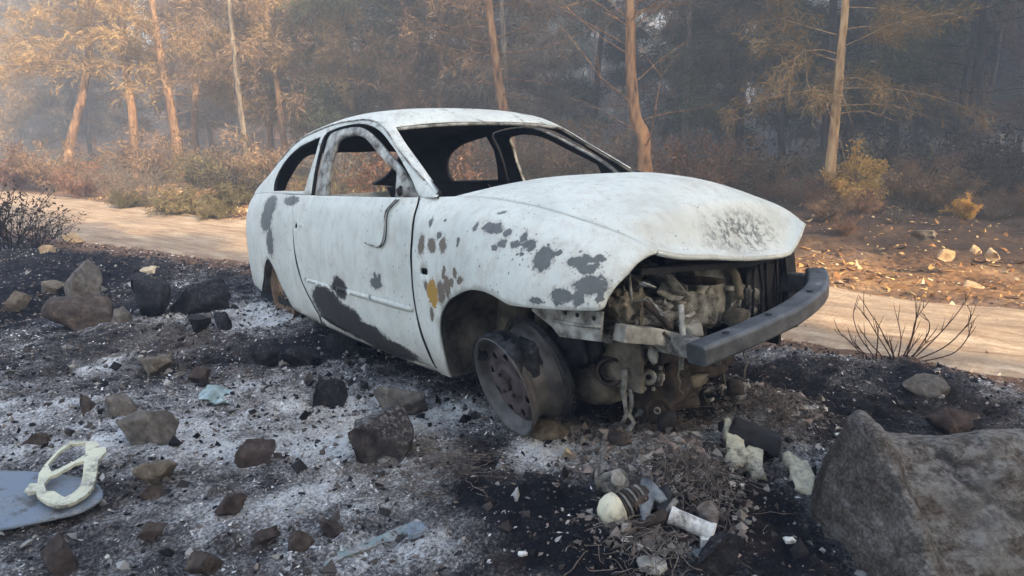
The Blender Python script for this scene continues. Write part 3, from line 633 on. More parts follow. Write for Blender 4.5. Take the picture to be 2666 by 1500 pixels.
# cabin shell: pillars, roof rails, roof and the frame of the tailgate, one shell mirrored about the centre line
def cabin():
    HATCH = [(-2.62, 6.0), (-2.615, 5.4), (-2.62, 4.85), (-2.66, 4.62), (-2.74, 4.55), (-3.0, 4.5), (-3.14, 4.45)]
    outer = [(-3.14, 0)]+[(x, 0) for x in (-2.6, -2.2, -1.9)]+spl(DOPEN, 4)+[(-.52, 0), (-.44, 0), (-.425, 1), (-.425, 2.5)]+spl(WS, 6)+spl(HEADER, 4)[1:]+[(-1.5, 6), (-2.0, 6)]+spl(HATCH, 3)
    qw = spl(QWIN, 4)+[(-1.782, 1.771), (-1.806, .977), (-1.84, .181)]
    uv, Fc = cdt([outer, qw], .024, .12); V = Uf(uv[:, 0], uv[:, 1]); V[:, 2] += .004*fbm3(V*3, 3, 9)
    Vr = V*np.array([1, -1, 1]); Fr = orient(Vr, Fc, (0, -.3, 1)); n = len(V)
    me = raw_mesh('cabin_shell', np.concatenate([Vr, V]), np.concatenate([Fr, Fr[:, ::-1]+n]))
    bm = bmesh.new(); bm.from_mesh(me); bmesh.ops.remove_doubles(bm, verts=[v for v in bm.verts if abs(v.co.y) < .003], dist=.004); bm.to_mesh(me); bm.free()
    o = link('cabin_shell', me, car, [M_paint, M_soot]); m = o.modifiers.new('thickness', 'SOLIDIFY'); m.thickness = .022; m.offset = -1; m.material_offset = 1; m.material_offset_rim = 1
    # gutter mouldings along the roof rails and the window flange
    for s in (-1, 1):
        P = [Uf(x, t_)*np.array([1, s, 1])+np.array([0, s*.004, .002]) for x, t_ in spl([(-2.75, 3.0), (-2.4, 3.2), (-1.9, 3.28), (-1.5, 3.3), (-1.2, 3.25), (-1.0, 3.3), (-.8, 3.35), (-.55, 3.2)], 5)]
        MB().tube(P, .0045, 6).build('roof_gutter', M_frame, o, True)
        P = [Uf(x, t_)*np.array([1, s, 1])-np.array([.006, 0, .012]) for x, t_ in spl(WS, 8)]
        MB().tube(P, .008, 6).build('windscreen_flange', M_frame if s < 0 else M_liner, o, True)
    P = [Uf(x, t_)*np.array([1, s, 1])-np.array([-.004, 0, .012]) for s, H in ((-1, spl(HEADER, 4)), (1, spl(HEADER, 4)[::-1])) for x, t_ in H]
    MB().tube(P, .009, 6).build('windscreen_flange', M_frame, o, True)
    return o
shell = cabin()

# bonnet
def bonnet():
    nx_, nv_ = 60, 56; V = []
    lipy = [-.60, -.44, -.25, 0, .25, .33, .42, .60]; lipz = [.715, .703, .683, .648, .628, .625, .65, .70]
    for j in range(nv_+1):
        v = -1+2*j/nv_
        xr = -.36+.07*(1-v*v); xf = .602+.035*(1-v**4)
        for i in range(nx_+1):
            u = i/nx_; x = xr+(xf-xr)*u; e = Lf(x, 6.0); w = e[1]-.009
            y = v*w; cr = float(np.interp(x, [-.36, 0, .3, .45, .56, .62], [.056, .083, .082, .066, .036, .0]))
            z = e[2]+.001+cr*(1-abs(v)**2.3)
            k = float(smooth(.46, .62, np.array(x)))*(1-abs(v)**8); z = z*(1-k)+(np.interp(y, lipy, lipz))*k
            z += .010*math.exp(-((x-.2)/.3)**2-((y-.2)/.25)**2)-.012*math.exp(-((x-.42)/.1)**2-((y-.05)/.2)**2)
            V.append((x, y, z))
    V = np.array(V); V[:, 2] += .004*fbm3(V*5, 3, 12)
    ii = np.arange((nx_+1)*(nv_+1)).reshape(nv_+1, nx_+1)
    Fq = np.stack([ii[:-1, :-1], ii[:-1, 1:], ii[1:, 1:], ii[1:, :-1]], -1).reshape(-1, 4)
    tri = np.concatenate([Fq[:, [0, 1, 2]], Fq[:, [0, 2, 3]]]); tri = orient(V, tri, (0, 0, 1))
    o = link('hood', raw_mesh('hood', V, tri), car, [M_paint, M_soot]); m = o.modifiers.new('thickness', 'SOLIDIFY'); m.thickness = .012; m.offset = -1; m.material_offset = 1
    # rolled front lip
    P = [V[ii[j, -1]]+np.array([-.008, 0, -.012]) for j in range(0, nv_+1, 2)]
    MB().tube(P, .010, 8).build('hood_lip', M_paint, o, True)
    return o
bonnet()

# inside: floor, bulkhead, dashboard, seats, rear panel
rg = random.Random(4)
MB().box((-1.65, 0, .20), (2.6, 1.42, .05)).box((-1.6, 0, .26), (2.3, .26, .10)).build('floor_pan', M_soot, car)
MB().box((-.40, 0, .56), (.03, 1.30, .66)).box((-.37, 0, .885), (.16, 1.28, .02)).build('firewall', M_soot, car)
MB().sweep([(-.60, -.66, .78), (-.58, -.35, .80), (-.58, 0, .81), (-.58, .35, .80), (-.60, .66, .78)], [(-.10, -.09), (.10, -.08), (.12, .03), (.04, .075), (-.10, .06)]).build('dashboard', M_black, car, bevel=.015)
MB().tube([(-.62, .34, .70), (-.85, .34, .76)], .025, 8).build('steering_column', M_black, car, True)
for y in (-.36, .36):
    mb = MB(); mb.tube([(-1.45, y-.2, .30), (-1.52, y-.2, .55), (-1.66, y-.17, .80), (-1.70, y-.08, .86), (-1.70, y+.08, .86), (-1.66, y+.17, .80), (-1.52, y+.2, .55), (-1.45, y+.2, .30)], .014, 6)
    mb.tube([(-1.46, y-.2, .32), (-1.02, y-.2, .34), (-1.02, y+.2, .34), (-1.46, y+.2, .32)], .014, 6)
    for k in range(5): mb.tube([(-1.50-.03*k, y-.19, .45+.08*k), (-1.49-.03*k, y, .44+.08*k), (-1.50-.03*k, y+.19, .45+.08*k)], .006, 5)
    mb.build('seat_frame', M_black, car, True)
MB().sweep([(-2.45, -.6, .55), (-2.43, 0, .60), (-2.45, .6, .55)], [(-.03, -.28), (.03, -.28), (.05, .26), (-.01, .27)]).build('rear_seat_frame', M_black, car, bevel=.01)
MB().prism([(-3.22, -.55, .28), (-3.22, .55, .28), (-3.24, .60, .6), (-3.20, .54, .88), (-3.20, -.54, .88), (-3.24, -.60, .6)], (.02, 0, 0)).build('rear_panel', [M_paint], car)
for s in (-1, 1):
    MB().prism([(-.47, s*.45, .19), (.51, s*.45, .19), (.51, s*.45, .60), (.30, s*.45, .70), (-.10, s*.45, .80), (-.47, s*.45, .82)], (0, s*.02, 0)).build('inner_apron', M_liner if s < 0 else M_soot, car)
    MB().tube([(-.03, s*.56, .36), (-.05, s*.50, .82)], [.035, .06], 10).tube([(-.02, s*.62, .22), (-.03, s*.57, .38)], .025, 8).build('suspension_strut', M_rust, car, True)

# wheels
def rim_mesh():
    mb = MB()
    prof = [(.205, .004), (.207, .0), (.203, -.006), (.192, -.014), (.188, -.026), (.186, -.040), (.172, -.048), (.166, -.06), (.166, -.10), (.170, -.115), (.188, -.128), (.191, -.150), (.193, -.168), (.204, -.178), (.207, -.184), (.203, -.188), (.188, -.176), (.184, -.150), (.162, -.112), (.160, -.06), (.168, -.044), (.182, -.036), (.186, -.014), (.197, .0)]
    mb.lathe(prof, 56, None, True); return raw_mesh('rim_barrel', mb.V, mb.F, True)
RIM = rim_mesh()
def disc_mesh():
    outer = [(.168*math.cos(2*math.pi*k/48), .168*math.sin(2*math.pi*k/48)) for k in range(48)]
    holes = [circle(.125*math.cos(a), .125*math.sin(a), .017, .017, 12) for a in [2*math.pi*k/8+.2 for k in range(8)]]+[circle(.05*math.cos(a), .05*math.sin(a), .0075, .0075, 8) for a in [2*math.pi*k/4+.5 for k in range(4)]]+[circle(0, 0, .027, .027, 16)]
    uv, Fc = cdt([outer]+holes, .012, 1.0); r = np.hypot(uv[:, 0], uv[:, 1])
    z = np.interp(r, [0, .03, .065, .085, .11, .135, .155, .17], [-.028, -.026, -.024, -.040, -.030, -.028, -.046, -.056])
    V = np.stack([uv[:, 0], uv[:, 1], z], -1); return raw_mesh('rim_disc', V, orient(V, Fc, (0, 0, 1)))
DISC = disc_mesh()
WM = {}
def wheel(c, ax, rim_m, disc_m, spin=0):
    ax = Vector(ax).normalized(); e = empty('wheel'); e.parent = car
    q = ax.to_track_quat('Z', 'Y'); ML = Matrix.Translation(c) @ q.to_matrix().to_4x4() @ Matrix.Rotation(spin, 4, 'Z'); e.matrix_local = ML; WM[e.name] = ML
    o = link('rim_barrel', RIM.copy(), e); o.data.materials.append(rim_m)
    o = link('rim_disc', DISC.copy(), e); o.data.materials.append(disc_m); m = o.modifiers.new('t', 'SOLIDIFY'); m.thickness = .004
    mb = MB(); mb.lathe([(0, -.06), (.055, -.06), (.055, -.036), (.026, -.034), (.024, -.012), (0, -.010)], 20); mb.build('hub', M_rust, e, False, .003)
    mb = MB(); mb.lathe([(.03, -.12), (.13, -.12), (.135, -.112), (.13, -.105), (.03, -.10)], 28); mb.build('brake_disc', M_rust, e, True)
    for k in range(4):
        a = 2*math.pi*k/4+.5; MB().tube([(.05*math.cos(a), .05*math.sin(a), -.03), (.05*math.cos(a), .05*math.sin(a), -.012)], .008, 6).build('wheel_bolt', M_rust, e)
    return e
d_, c_ = R(8), R(13)
w = wheel((.06, -.76, .182), (-math.sin(d_)*math.cos(c_), -math.cos(d_)*math.cos(c_), -math.sin(c_)), M_wheel, M_disc, .3)
tag_w = w; w['label'] = 'bare steel rim without tyre, tilted outwards on a stone'
# crust of the burnt tyre on the upper part of the rim
def crust(e):
    upl = (WM[e.name].to_3x3().inverted() @ Vector((0, 0, 1))); a0 = math.atan2(upl.y, upl.x); V = []; nA, nH = 70, 12
    rg = np.random.default_rng(5)
    for i in range(nA+1):
        f = i/nA; a = a0+R(-72+140*f)
        for j in range(nH+1):
            g = j/nH; hgt = -.004-.13*g*(1-.25*f); env = math.sin(math.pi*f)**.7*(.25+.75*math.sin(math.pi*min(1, g*1.05))**.6)
            base = np.interp(hgt, [-.13, -.10, -.06, -.04, -.014, 0], [.190, .170, .168, .186, .195, .206]); r = base-.016+env*.052
            V.append((r*math.cos(a), r*math.sin(a), hgt))
    V = np.array(V); n = fbm3(V*26, 4, 3)[:, None]; d = V*np.array([1, 1, 0]); d /= np.linalg.norm(d, axis=1)[:, None]
    V = V+d*n*.034+.006*np.stack([fbm3(V*40+k*9, 3, k) for k in range(3)], -1)
    ii = np.arange(len(V)).reshape(nA+1, nH+1); Fq = np.stack([ii[:-1, :-1], ii[:-1, 1:], ii[1:, 1:], ii[1:, :-1]], -1).reshape(-1, 4)
    link('tyre_remnant', raw_mesh('tyre_remnant', V, Fq), e, M_tyre)
    # steel bead wires hanging at the back of the rim
    mb = MB()
    for k in range(9):
        P = [((.204+.004*math.sin(3*a+k)+.012*(k % 3))*math.cos(a0+a), (.204+.004*math.cos(2*a+k)+.012*(k % 3))*math.sin(a0+a), -.16-.006*(k % 4)+.01*math.sin(2*a+k)) for a in np.linspace(R(-150), R(150), 40)]
        mb.tube(P, .0022, 4)
    for k in range(7):
        P = [((.206+.003*math.sin(5*a+k)+.009*(k % 3))*math.cos(a0+a), (.206+.010*(k % 2)+.003*math.cos(2*a+k))*math.sin(a0+a), .0-.005*(k % 4)+.012*math.sin(2*a+k)) for a in np.linspace(R(30), R(130), 26)]
        mb.tube(P, .002, 4)
    mb.build('bead_wire', M_tyre, e, True)
crust(w)
w2 = wheel((-2.40, -.735, .265), (0, -1, -.03), M_tan, M_tan); w2['label'] = 'rusty tan rear rim inside the wheel arch'
wheel((.0, .74, .20), (0, 1, 0), M_wheel, M_disc); wheel((-2.40, .735, .26), (0, 1, 0), M_tan, M_tan)

# front end: beam, apron, rails and what is left of the engine
beam = [(.775, -.50, .39), (.79, -.38, .402), (.80, -.25, .415), (.803, 0, .437), (.768, .25, .465), (.715, .39, .485), (.645, .505, .505)]
beam = [tuple(p) for p in spl(beam, 9)]
mb = MB(); mb.sweep(beam, [(.034, -.034), (.040, -.022), (.040, .026), (.030, .037), (-.036, .037), (-.046, .028), (-.046, -.024), (-.038, -.036)][::-1]); vb = np.array(mb.V); vb = vb+.0022*np.stack([fbm3(vb*11+k*9, 3, 40+k) for k in range(3)], -1); mb.V = [tuple(q) for q in vb]; bo = mb.build('bumper_beam', M_beam, car, False, .004)
for p in ((.79, -.36), (.68, .45), (.80, -.12), (.78, .20)):
    MB().lathe([(.012, 0), (.012, .004), (.0, .004)], 12, Matrix.Translation((p[0], p[1], float(np.interp(p[1], [-.5, -.25, 0, .25, .53], [.39, .415, .437, .465, .502]))+.0372))).build('bolt_hole', M_black, bo, True)
MB().box((.50, .44, .48), (.28, .05, .08)).build('bumper_bracket', M_beam, car, False, .006)
MB().box((.62, -.40, .38), (.30, .05, .07)).build('bumper_bracket', M_ashmetal, car, False, .006)
ap = [(.167, .488), (.282, .442), (.317, .412), (.524, .429), (.538, .535), (.18, .53)]
mb = MB(); mb.prism([(x, -.675, z) for x, z in ap], (0, -.012, 0)); apo = mb.build('fender_apron', M_frame, car, False, .004)
MB().tube([(.30, -.690, .472), (.42, -.691, .474), (.53, -.69, .482)], .007, 6).build('apron_crease', M_frame, apo, True)
for x in (.36, .42, .50): MB().lathe([(.008, 0), (.008, .003), (0, .003)], 10, Matrix.Translation((x, -.688, .508)) @ Matrix.Rotation(R(90), 4, 'X')).build('screw_hole', M_black, apo)
MB().sweep([(.55, -.62, .452), (.56, -.45, .41), (.58, -.31, .36)], [(-.03, -.03), (.03, -.03), (.03, .03), (-.03, .03)]).build('crossmember', M_palemetal, car, False, .006)
MB().sweep([(.52, -.40, .325), (.54, -.1, .30), (.54, .5, .30)], [(-.035, -.03), (.035, -.03), (.035, .03), (-.035, .03)]).build('crossmember', M_rust, car, False, .006)
MB().tube([(.625, -.384, .52), (.632, -.383, .40), (.62, -.381, .285)], [.010, .011, .009], 8).build('support_post', M_frame, car, True)
MB().tube([(.50, -.51, .64), (.503, -.505, .56), (.50, -.494, .47)], .006, 6).build('support_rod', M_frame, car, True)
def lump(name, c, d, m, parent, seed, amp=.25, sub=3, freq=1.6, rot=None):
    bm = bmesh.new(); bmesh.ops.create_icosphere(bm, subdivisions=sub, radius=1)
    V = np.array([v.co[:] for v in bm.verts]); Fi = np.array([[v.index for v in f.verts] for f in bm.faces]); bm.free()
    q = np.sign(V)*np.abs(V)**.62; q = q/np.abs(q).max()
    q = q*(1+amp*fbm3(V*freq+seed*3.3, 4, seed)[:, None]); q = q*np.array(d)/2
    if rot is not None: q = q @ np.array(rot).T
    return link(name, raw_mesh(name, q+np.array(c), Fi), parent, m)
abx = [(-.079, .612), (.057, .592), (.150, .575), (.178, .545), (.185, .475), (.166, .447), (.112, .324), (-.119, .351), (-.131, .447), (-.049, .496)]
mb = MB(); mb.prism([(.45, y, z) for y, z in abx], (-.12, .02, -.01)); mb.build('battery_tray', M_palemetal, car, False, .012)
mb = MB(); mb.prism([(.50, y, z) for y, z in ((-.298, .496), (-.22, .515), (-.16, .528), (.03, .473), (.014, .36), (-.12, .385), (-.231, .396))], (-.04, .01, -.03)); mb.build('battery_tray_lip', M_ashmetal, car, False, .012)
lump('engine_block', (.14, -.02, .33), (.34, .60, .40), M_ashmetal, car, 11, .35, 4, 2.4)
lump('engine_ash_crust', (.40, -.33, .44), (.26, .34, .10), M_ashmetal, car, 12, .5, 4, 3)
lump('engine_ash_crust', (.47, .22, .44), (.12, .14, .14), M_ashmetal, car, 13, .6, 4, 3)
lump('gearbox', (.34, -.16, .14), (.26, .26, .28), M_rust, car, 14, .4, 4, 2.5)
lump('oil_pan', (.16, -.36, .15), (.32, .26, .16), M_liner, car, 15, .25, 3, 2)
lump('exhaust_manifold', (.44, -.02, .20), (.14, .30, .12), M_rust, car, 16, .5, 4, 3)
lump('charred_hose', (.22, -.50, .36), (.22, .16, .22), M_black, car, 17, .6, 4, 3)
lump('burnt_wiring', (.30, -.42, .58), (.28, .18, .16), M_liner, car, 18, .7, 4, 3.2)
lump('headlamp_remnant', (.44, -.52, .52), (.16, .12, .12), M_liner, car, 22, .7, 4, 3.2)
Mx = Matrix.Translation((.42, -.27, .055)) @ Vector((.55, -.80, -.1)).to_track_quat('Z', 'Y').to_matrix().to_4x4()
pul = MB().lathe([(0, .012), (.012, .014), (.014, .004), (.032, .002), (.036, .010), (.048, .012), (.050, .006), (.044, -.004), (.050, -.014), (.050, -.022), (0, -.024)], 28, Mx).build('crank_pulley', M_rust, car, True)
MB().lathe([(.009, .020), (.014, .020), (.014, .010), (.009, .010)], 14, Mx, True).build('pulley_bolt', M_palemetal, pul, True)
Mx = Matrix.Translation((.38, -.49, .25)) @ Vector((.75, -.6, .1)).to_track_quat('Z', 'Y').to_matrix().to_4x4()
ring = MB().lathe([(.052, 0), (.056, .006), (.050, .012), (.044, .008), (.040, -.02), (.036, -.05), (.056, -.05)], 28, Mx, True).build('drive_shaft_boot', M_rust, car, True)
MB().lathe([(.030, -.01), (.034, -.01), (.034, -.04), (.030, -.04)], 20, Mx, True).build('boot_ring', M_wheel, ring, True)
rgn = random.Random(9)
for P, r_, m_ in (([(.20, -.30, .62), (.34, -.34, .66), (.46, -.28, .60), (.50, -.20, .50)], .022, M_ashmetal), ([(.25, .0, .60), (.40, .05, .62), (.48, .14, .56), (.50, .16, .44)], .018, M_liner), ([(.30, -.50, .50), (.42, -.46, .55), (.52, -.42, .50), (.56, -.36, .42)], .013, M_rust), ([(.1, -.40, .30), (.28, -.42, .24), (.40, -.40, .16)], .016, M_rust)):
    MB().tube([tuple(q) for q in spl(P, 5)], r_, 10).build('intake_pipe', m_, car, True)
alt = Matrix.Translation((.44, -.34, .22)) @ Vector((.6, -.78, .1)).to_track_quat('Z', 'Y').to_matrix().to_4x4()
ao = MB().lathe([(0, .05), (.02, .05), (.022, .035), (.05, .03), (.058, .02), (.058, -.05), (.045, -.06), (0, -.06)], 24, alt).build('alternator', M_rust, car, False, .002)
for k in range(10):
    a = 2*math.pi*k/10; MB().box(alt @ Vector((.052*math.cos(a), .052*math.sin(a), .034)), (.010, .010, .014)).build('cooling_slot', M_palemetal, ao)
MB().lathe([(.012, .052), (.028, .052), (.030, .058), (.026, .064), (.030, .070), (.012, .070)], 20, alt, True).build('belt_pulley', M_palemetal, ao, True)
for k, (x, y, z, L_) in enumerate(((.46, -.50, .28, .22), (.47, -.48, .20, .16), (.60, -.36, .30, .12), (.70, -.10, .36, .16), (.50, .05, .24, .14), (.44, -.22, .30, .2), (.62, -.05, .37, .14))):
    P = [(x+rgn.uniform(-.004, .004)*i, y+rgn.uniform(-.004, .004)*i, z-L_*i/5) for i in range(6)]
    MB().tube(P, [.007+.006*rgn.random() if k < 2 else .003 for _ in P], 6).build('melted_drip', M_ashmetal if k < 2 else M_liner, car, True)
for k in range(26):
    x = rgn.uniform(.15, .52); y = rgn.uniform(-.55, .1); z = rgn.uniform(.40, .58); P = [Vector((x, y, z))]
    for i in range(6): P.append(P[-1]+Vector((rgn.uniform(-.05, .06), rgn.uniform(-.06, .06), rgn.uniform(-.05, .03))))
    MB().tube(P, .004+.004*rgn.random(), 5).build('burnt_pipe', rgn.choice([M_liner, M_ashmetal, M_rust, M_black]), car, True)
# what is left of the radiator: crumpled black core behind the far half of the grille
rad = lump('radiator', (.50, .33, .47), (.06, .34, .30), M_black, car, 61, .35, 4, 3)
for k in range(5):
    y = .20+.06*k; MB().tube([(.535, y, .33), (.54+rgn.uniform(-.01, .01), y+rgn.uniform(-.02, .02), .47), (.53, y+rgn.uniform(-.02, .02), .61)], .006, 5).build('radiator_tube', M_black, rad, True)
for k in range(26):
    c = Vector((rgn.uniform(.30, .56), rgn.uniform(-.56, .20), rgn.uniform(.30, .56))); lump('melted_fragment', c, (rgn.uniform(.03, .10), rgn.uniform(.03, .10), rgn.uniform(.02, .07)), rgn.choice([M_ashmetal, M_palemetal, M_ashmetal, M_liner, M_rust]), car, 200+k, .6, 2, 2.4)
for k in range(16):
    c = Vector((rgn.uniform(.15, .55), rgn.uniform(-.56, .15), rgn.uniform(.02, .30))); lump('melted_fragment', c, (rgn.uniform(.03, .12), rgn.uniform(.03, .12), rgn.uniform(.03, .08)), rgn.choice([M_rust, M_liner, M_ashmetal, M_rust, M_black]), car, 300+k, .6, 2, 2.4)
for k in range(10):
    c = Vector((rgn.uniform(.40, .60), rgn.uniform(-.55, .15), rgn.uniform(.36, .54))); rt = Matrix.Rotation(rgn.uniform(0, 3), 3, 'X') @ Matrix.Rotation(rgn.uniform(-1, 1), 3, 'Z')
    MB().box(c, (rgn.uniform(.05, .14), .004, rgn.uniform(.02, .05)), rt, .008, rgn).build('torn_bracket', rgn.choice([M_palemetal, M_frame, M_ashmetal]), car, False)
mb = MB(); mb.prism([(.56, .40, .62), (.56, .47, .64), (.57, .50, .42), (.57, .42, .38)], (-.03, .02, 0)); mb.build('radiator_support', M_black, car, False, .004)
MB().sweep([(.52, -.50, .645), (.54, -.2, .625), (.545, .1, .60), (.535, .40, .60)], [(-.03, -.012), (.03, -.012), (.03, .012), (-.03, .012)]).build('radiator_support', M_black, car, False, .003)
# ------------------------------------------------------------------ stones and debris
def rock_mesh(name, dims, seed, cuts=9, sub=4, rough=.16, round_=.7):
    rg = np.random.default_rng(seed); bm = bmesh.new(); bmesh.ops.create_icosphere(bm, subdivisions=sub, radius=1)
    V = np.array([v.co[:] for v in bm.verts]); Fi = np.array([[v.index for v in f.verts] for f in bm.faces]); bm.free()
    for k in range(cuts):
        n = rg.normal(size=3); n[2] *= .7; n /= np.linalg.norm(n); d = rg.uniform(.42, .8)*round_
        e = V @ n-d; V = V-np.maximum(e, 0)[:, None]*n[None]
    V = V*(1+.14*fbm3(V*1.3+seed, 3, seed)[:, None])
    V = V+rough*V*fbm3(V*3.5+seed, 5, seed+5)[:, None]
    lo, hi = V.min(0), V.max(0); V = (V-(lo+hi)/2)/(hi-lo)*np.array(dims); V[:, 2] += dims[2]/2
    return raw_mesh(name, V, Fi)
def rockmat(name, a, b, c, scale=5, ashy=.35):
    t = NT(name, .92, .2); co = t.co(); n = t.noise(scale, 7, .62, co); s = t.noise(scale*5, 6, .7, co)
    col = t.ramp(n, [(.3, a), (.52, b), (.72, c)])
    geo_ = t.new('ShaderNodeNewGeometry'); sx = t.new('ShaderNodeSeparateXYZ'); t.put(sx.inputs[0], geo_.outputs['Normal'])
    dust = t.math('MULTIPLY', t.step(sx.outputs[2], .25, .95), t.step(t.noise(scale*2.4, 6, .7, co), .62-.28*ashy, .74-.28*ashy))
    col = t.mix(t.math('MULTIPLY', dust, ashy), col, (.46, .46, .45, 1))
    t.color(col); t.bump(n, .8, .02); t.bump(s, .9, .006); return t.m
RM = dict(
    black=rockmat('charred_stone', (.008, .008, .010), (.022, .021, .024), (.060, .057, .058), 28, .25),
    ashblack=rockmat('charred_block', (.018, .017, .019), (.045, .041, .042), (.10, .09, .085), 24, .5),
    brown=rockmat('brown_stone', (.036, .028, .024), (.084, .066, .055), (.165, .133, .108), 24, .15),
    red=rockmat('red_brown_stone', (.030, .023, .021), (.068, .051, .045), (.135, .105, .092), 24, .15),
    tan=rockmat('tan_stone', (.07, .057, .042), (.155, .13, .098), (.28, .24, .185), 24, .15),
    grey=rockmat('grey_stone', (.07, .063, .055), (.15, .135, .118), (.26, .24, .21), 24, .2),
    cream=rockmat('cream_stone', (.36, .29, .19), (.55, .46, .32), (.66, .58, .44), 32, .05),
    warm=rockmat('pale_verge_stone', (.30, .2, .11), (.50, .36, .22), (.62, .5, .34), 20, .0),  # pale warm stone colours for the verge
    boulder=None)
def boulder_mat():
    t = NT('boulder_stone', .95, .15); co = t.co(); n = t.noise(4.5, 7, .65, co); m = t.noise(20, 7, .7, co); f = t.noise(95, 5, .75, co)
    st = t.noise(9, 7, .65, t.map(co, (1, 1, 4), (R(20), R(38), 0)))
    v = t.math('ADD', t.math('MULTIPLY', n, .25), t.math('ADD', t.math('MULTIPLY', m, .3), t.math('MULTIPLY', f, .45)))
    c = t.ramp(v, [(.38, (.040, .033, .029)), (.46, (.125, .107, .091)), (.53, (.22, .195, .168)), (.62, (.42, .395, .355))])
    c = t.mix(t.math('MULTIPLY', t.step(st, .52, .64), .6), c, (.075, .05, .042, 1))
    c = t.mix(t.math('MULTIPLY', t.step(t.noise(4, 5, .6, co), .56, .66), .5), c, (.35, .34, .31, 1))
    c = t.mix(t.math('MULTIPLY', t.step(t.noise(3, 4, .6, t.map(co, (1, 1, 1), (0, 0, 0), (5, 3, 1))), .56, .68), .6), c, (.05, .05, .055, 1))
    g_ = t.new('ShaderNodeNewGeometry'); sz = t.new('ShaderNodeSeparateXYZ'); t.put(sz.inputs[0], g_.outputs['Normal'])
    c = t.mix(t.math('MULTIPLY', t.step(sz.outputs[2], .45, .9), t.math('MULTIPLY', t.step(t.noise(30, 6, .7, co), .42, .6), .55)), c, (.50, .49, .46, 1))  # upward faces paler: settled ash, and skylight painted onto the top
    t.color(c); t.bump(m, .9, .05); t.bump(f, 1.0, .012); t.bump(st, .7, .04); return t.m
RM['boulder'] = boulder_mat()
def stone(u0, v0, u1, v1, m, label, seed, flat=1.0, cuts=12, rough=.17, rot=None, name='stone', sink=.55, deep=None, cat='stone', group=None, sub=4):
    p = gp((u0+u1)/2, v1-.18*(v1-v0), .04); z0 = gz(p.x, p.y); p = gp((u0+u1)/2, v1-.18*(v1-v0), z0)
    d = math.hypot(p.y, CAMZ); w = (u1-u0)*d/FPX; h = (v1-v0)*d/FPX*.86*flat
    D = deep or .5*(w+h)
    me = rock_mesh(name, (w, D, h*(1+sink)), seed, cuts, sub, rough)
    o = link(name, me, None, RM[m]); o.location = (p.x, p.y+.28*D, z0-h*sink*.9); o.rotation_euler = (0, 0, rot if rot is not None else (seed*1.7 % .7)-.35)
    return tag(o, label, cat, group)
ST = [
 (328, 738, 462, 856, 'black', 'large faceted black charred rock left of the car, lit brown on its face', 1),
 (436, 742, 588, 842, 'black', 'large sooty black lump joined behind the faceted charred rock', 2),
 (112, 786, 290, 878, 'brown', 'layered brown and tan rock left of the big black rocks', 3),
 (166, 690, 244, 800, 'grey', 'upright grey-brown rock standing behind the layered brown rock', 4),
 (98, 736, 172, 772, 'tan', 'flat tan stone beside the upright grey-brown rock', 5),
 (-10, 764, 62, 812, 'tan', 'rounded tan stone at the left edge of the picture', 6),
 (284, 806, 338, 858, 'grey', 'small grey stone wedged between layered brown rock and black rock', 7),
 (478, 830, 548, 868, 'black', 'small black lump in front of the sooty black lump', 8),
 (552, 822, 596, 872, 'black', 'small upright black lump nearest the rear wheel', 9),
 (322, 930, 458, 986, 'tan', 'wide tan rock beside the patch of white ash', 10),
 (480, 958, 542, 1006, 'red', 'reddish stone right of the wide tan rock', 11),
 (646, 902, 726, 968, 'black', 'black block below the sooted bottom of the door', 12),
 (722, 905, 832, 962, 'black', 'long black rock under the door sill', 13),
 (845, 870, 925, 930, 'black', 'black lump in the shade beneath the car sill', 14),
 (190, 1034, 246, 1080, 'brown', 'dark brown stone above the blue-grey plastic sheet', 15),
 (270, 1036, 352, 1092, 'grey', 'dark slab leaning behind the grey-tan rock', 16),
 (312, 1078, 446, 1168, 'grey', 'grey-tan rounded rock right of the cream plastic frame', 17),
 (810, 1004, 900, 1074, 'black', 'smooth black rock in the pale ash between car and camera', 18),
 (610, 1166, 712, 1222, 'red', 'rust-brown stone lying alone with a dark hollow under it', 19),
 (354, 1208, 456, 1272, 'tan', 'flat tan stone below the grey-tan rounded rock', 20),
 (556, 1298, 634, 1342, 'red', 'small red-brown stone in front of the lone rust-brown stone', 21),
 (92, 1420, 200, 1505, 'red', 'triangular reddish stone at the bottom left', 22),
 (348, 1268, 414, 1306, 'brown', 'low dark brown stone under the flat tan stone', 23),
 (362, 1374, 424, 1406, 'brown', 'small brown stone between triangular stone and glass strip', 24),
 (748, 1396, 812, 1444, 'brown', 'grey-brown stone just above the pale glass strip', 25),
 (824, 1366, 902, 1406, 'red', 'low reddish stone touching the pale glass strip', 26),
 (476, 1452, 562, 1510, 'brown', 'dark brown stone cut by the bottom edge of the picture', 27),
 (900, 1084, 1072, 1212, 'ashblack', 'big dark block dusted with white ash left of the front wheel', 28),
 (974, 1012, 1112, 1082, 'grey', 'flat grey rock between the ash-dusted block and the car', 29),
 (1366, 1092, 1478, 1164, 'tan', 'tan wedge of stone under the tilted front rim', 30),
 (1462, 1168, 1496, 1202, 'cream', 'small cream pebble in front of the wheel stone', 31),
 (2370, 990, 2472, 1046, 'grey', 'dark grey rock in the burnt bank behind the boulder', 32),
 (1808, 1422, 1938, 1512, 'black', 'smooth black rock at the bottom edge below the white tube', 33),
 (364, 696, 402, 716, 'cream', 'cream stone on the black ground by the road', 34),
 (2430, 1075, 2560, 1140, 'red', 'reddish-black rock just behind the boulder', 35),
 (655, 1385, 720, 1420, 'red', 'reddish stone half sunk left of the glass strip', 36),
 (60, 1130, 120, 1165, 'brown', 'brown stone behind the cream plastic frame', 37),
 (1240, 1000, 1262, 1020, 'black', 'black pebble behind the front rim', 38)]
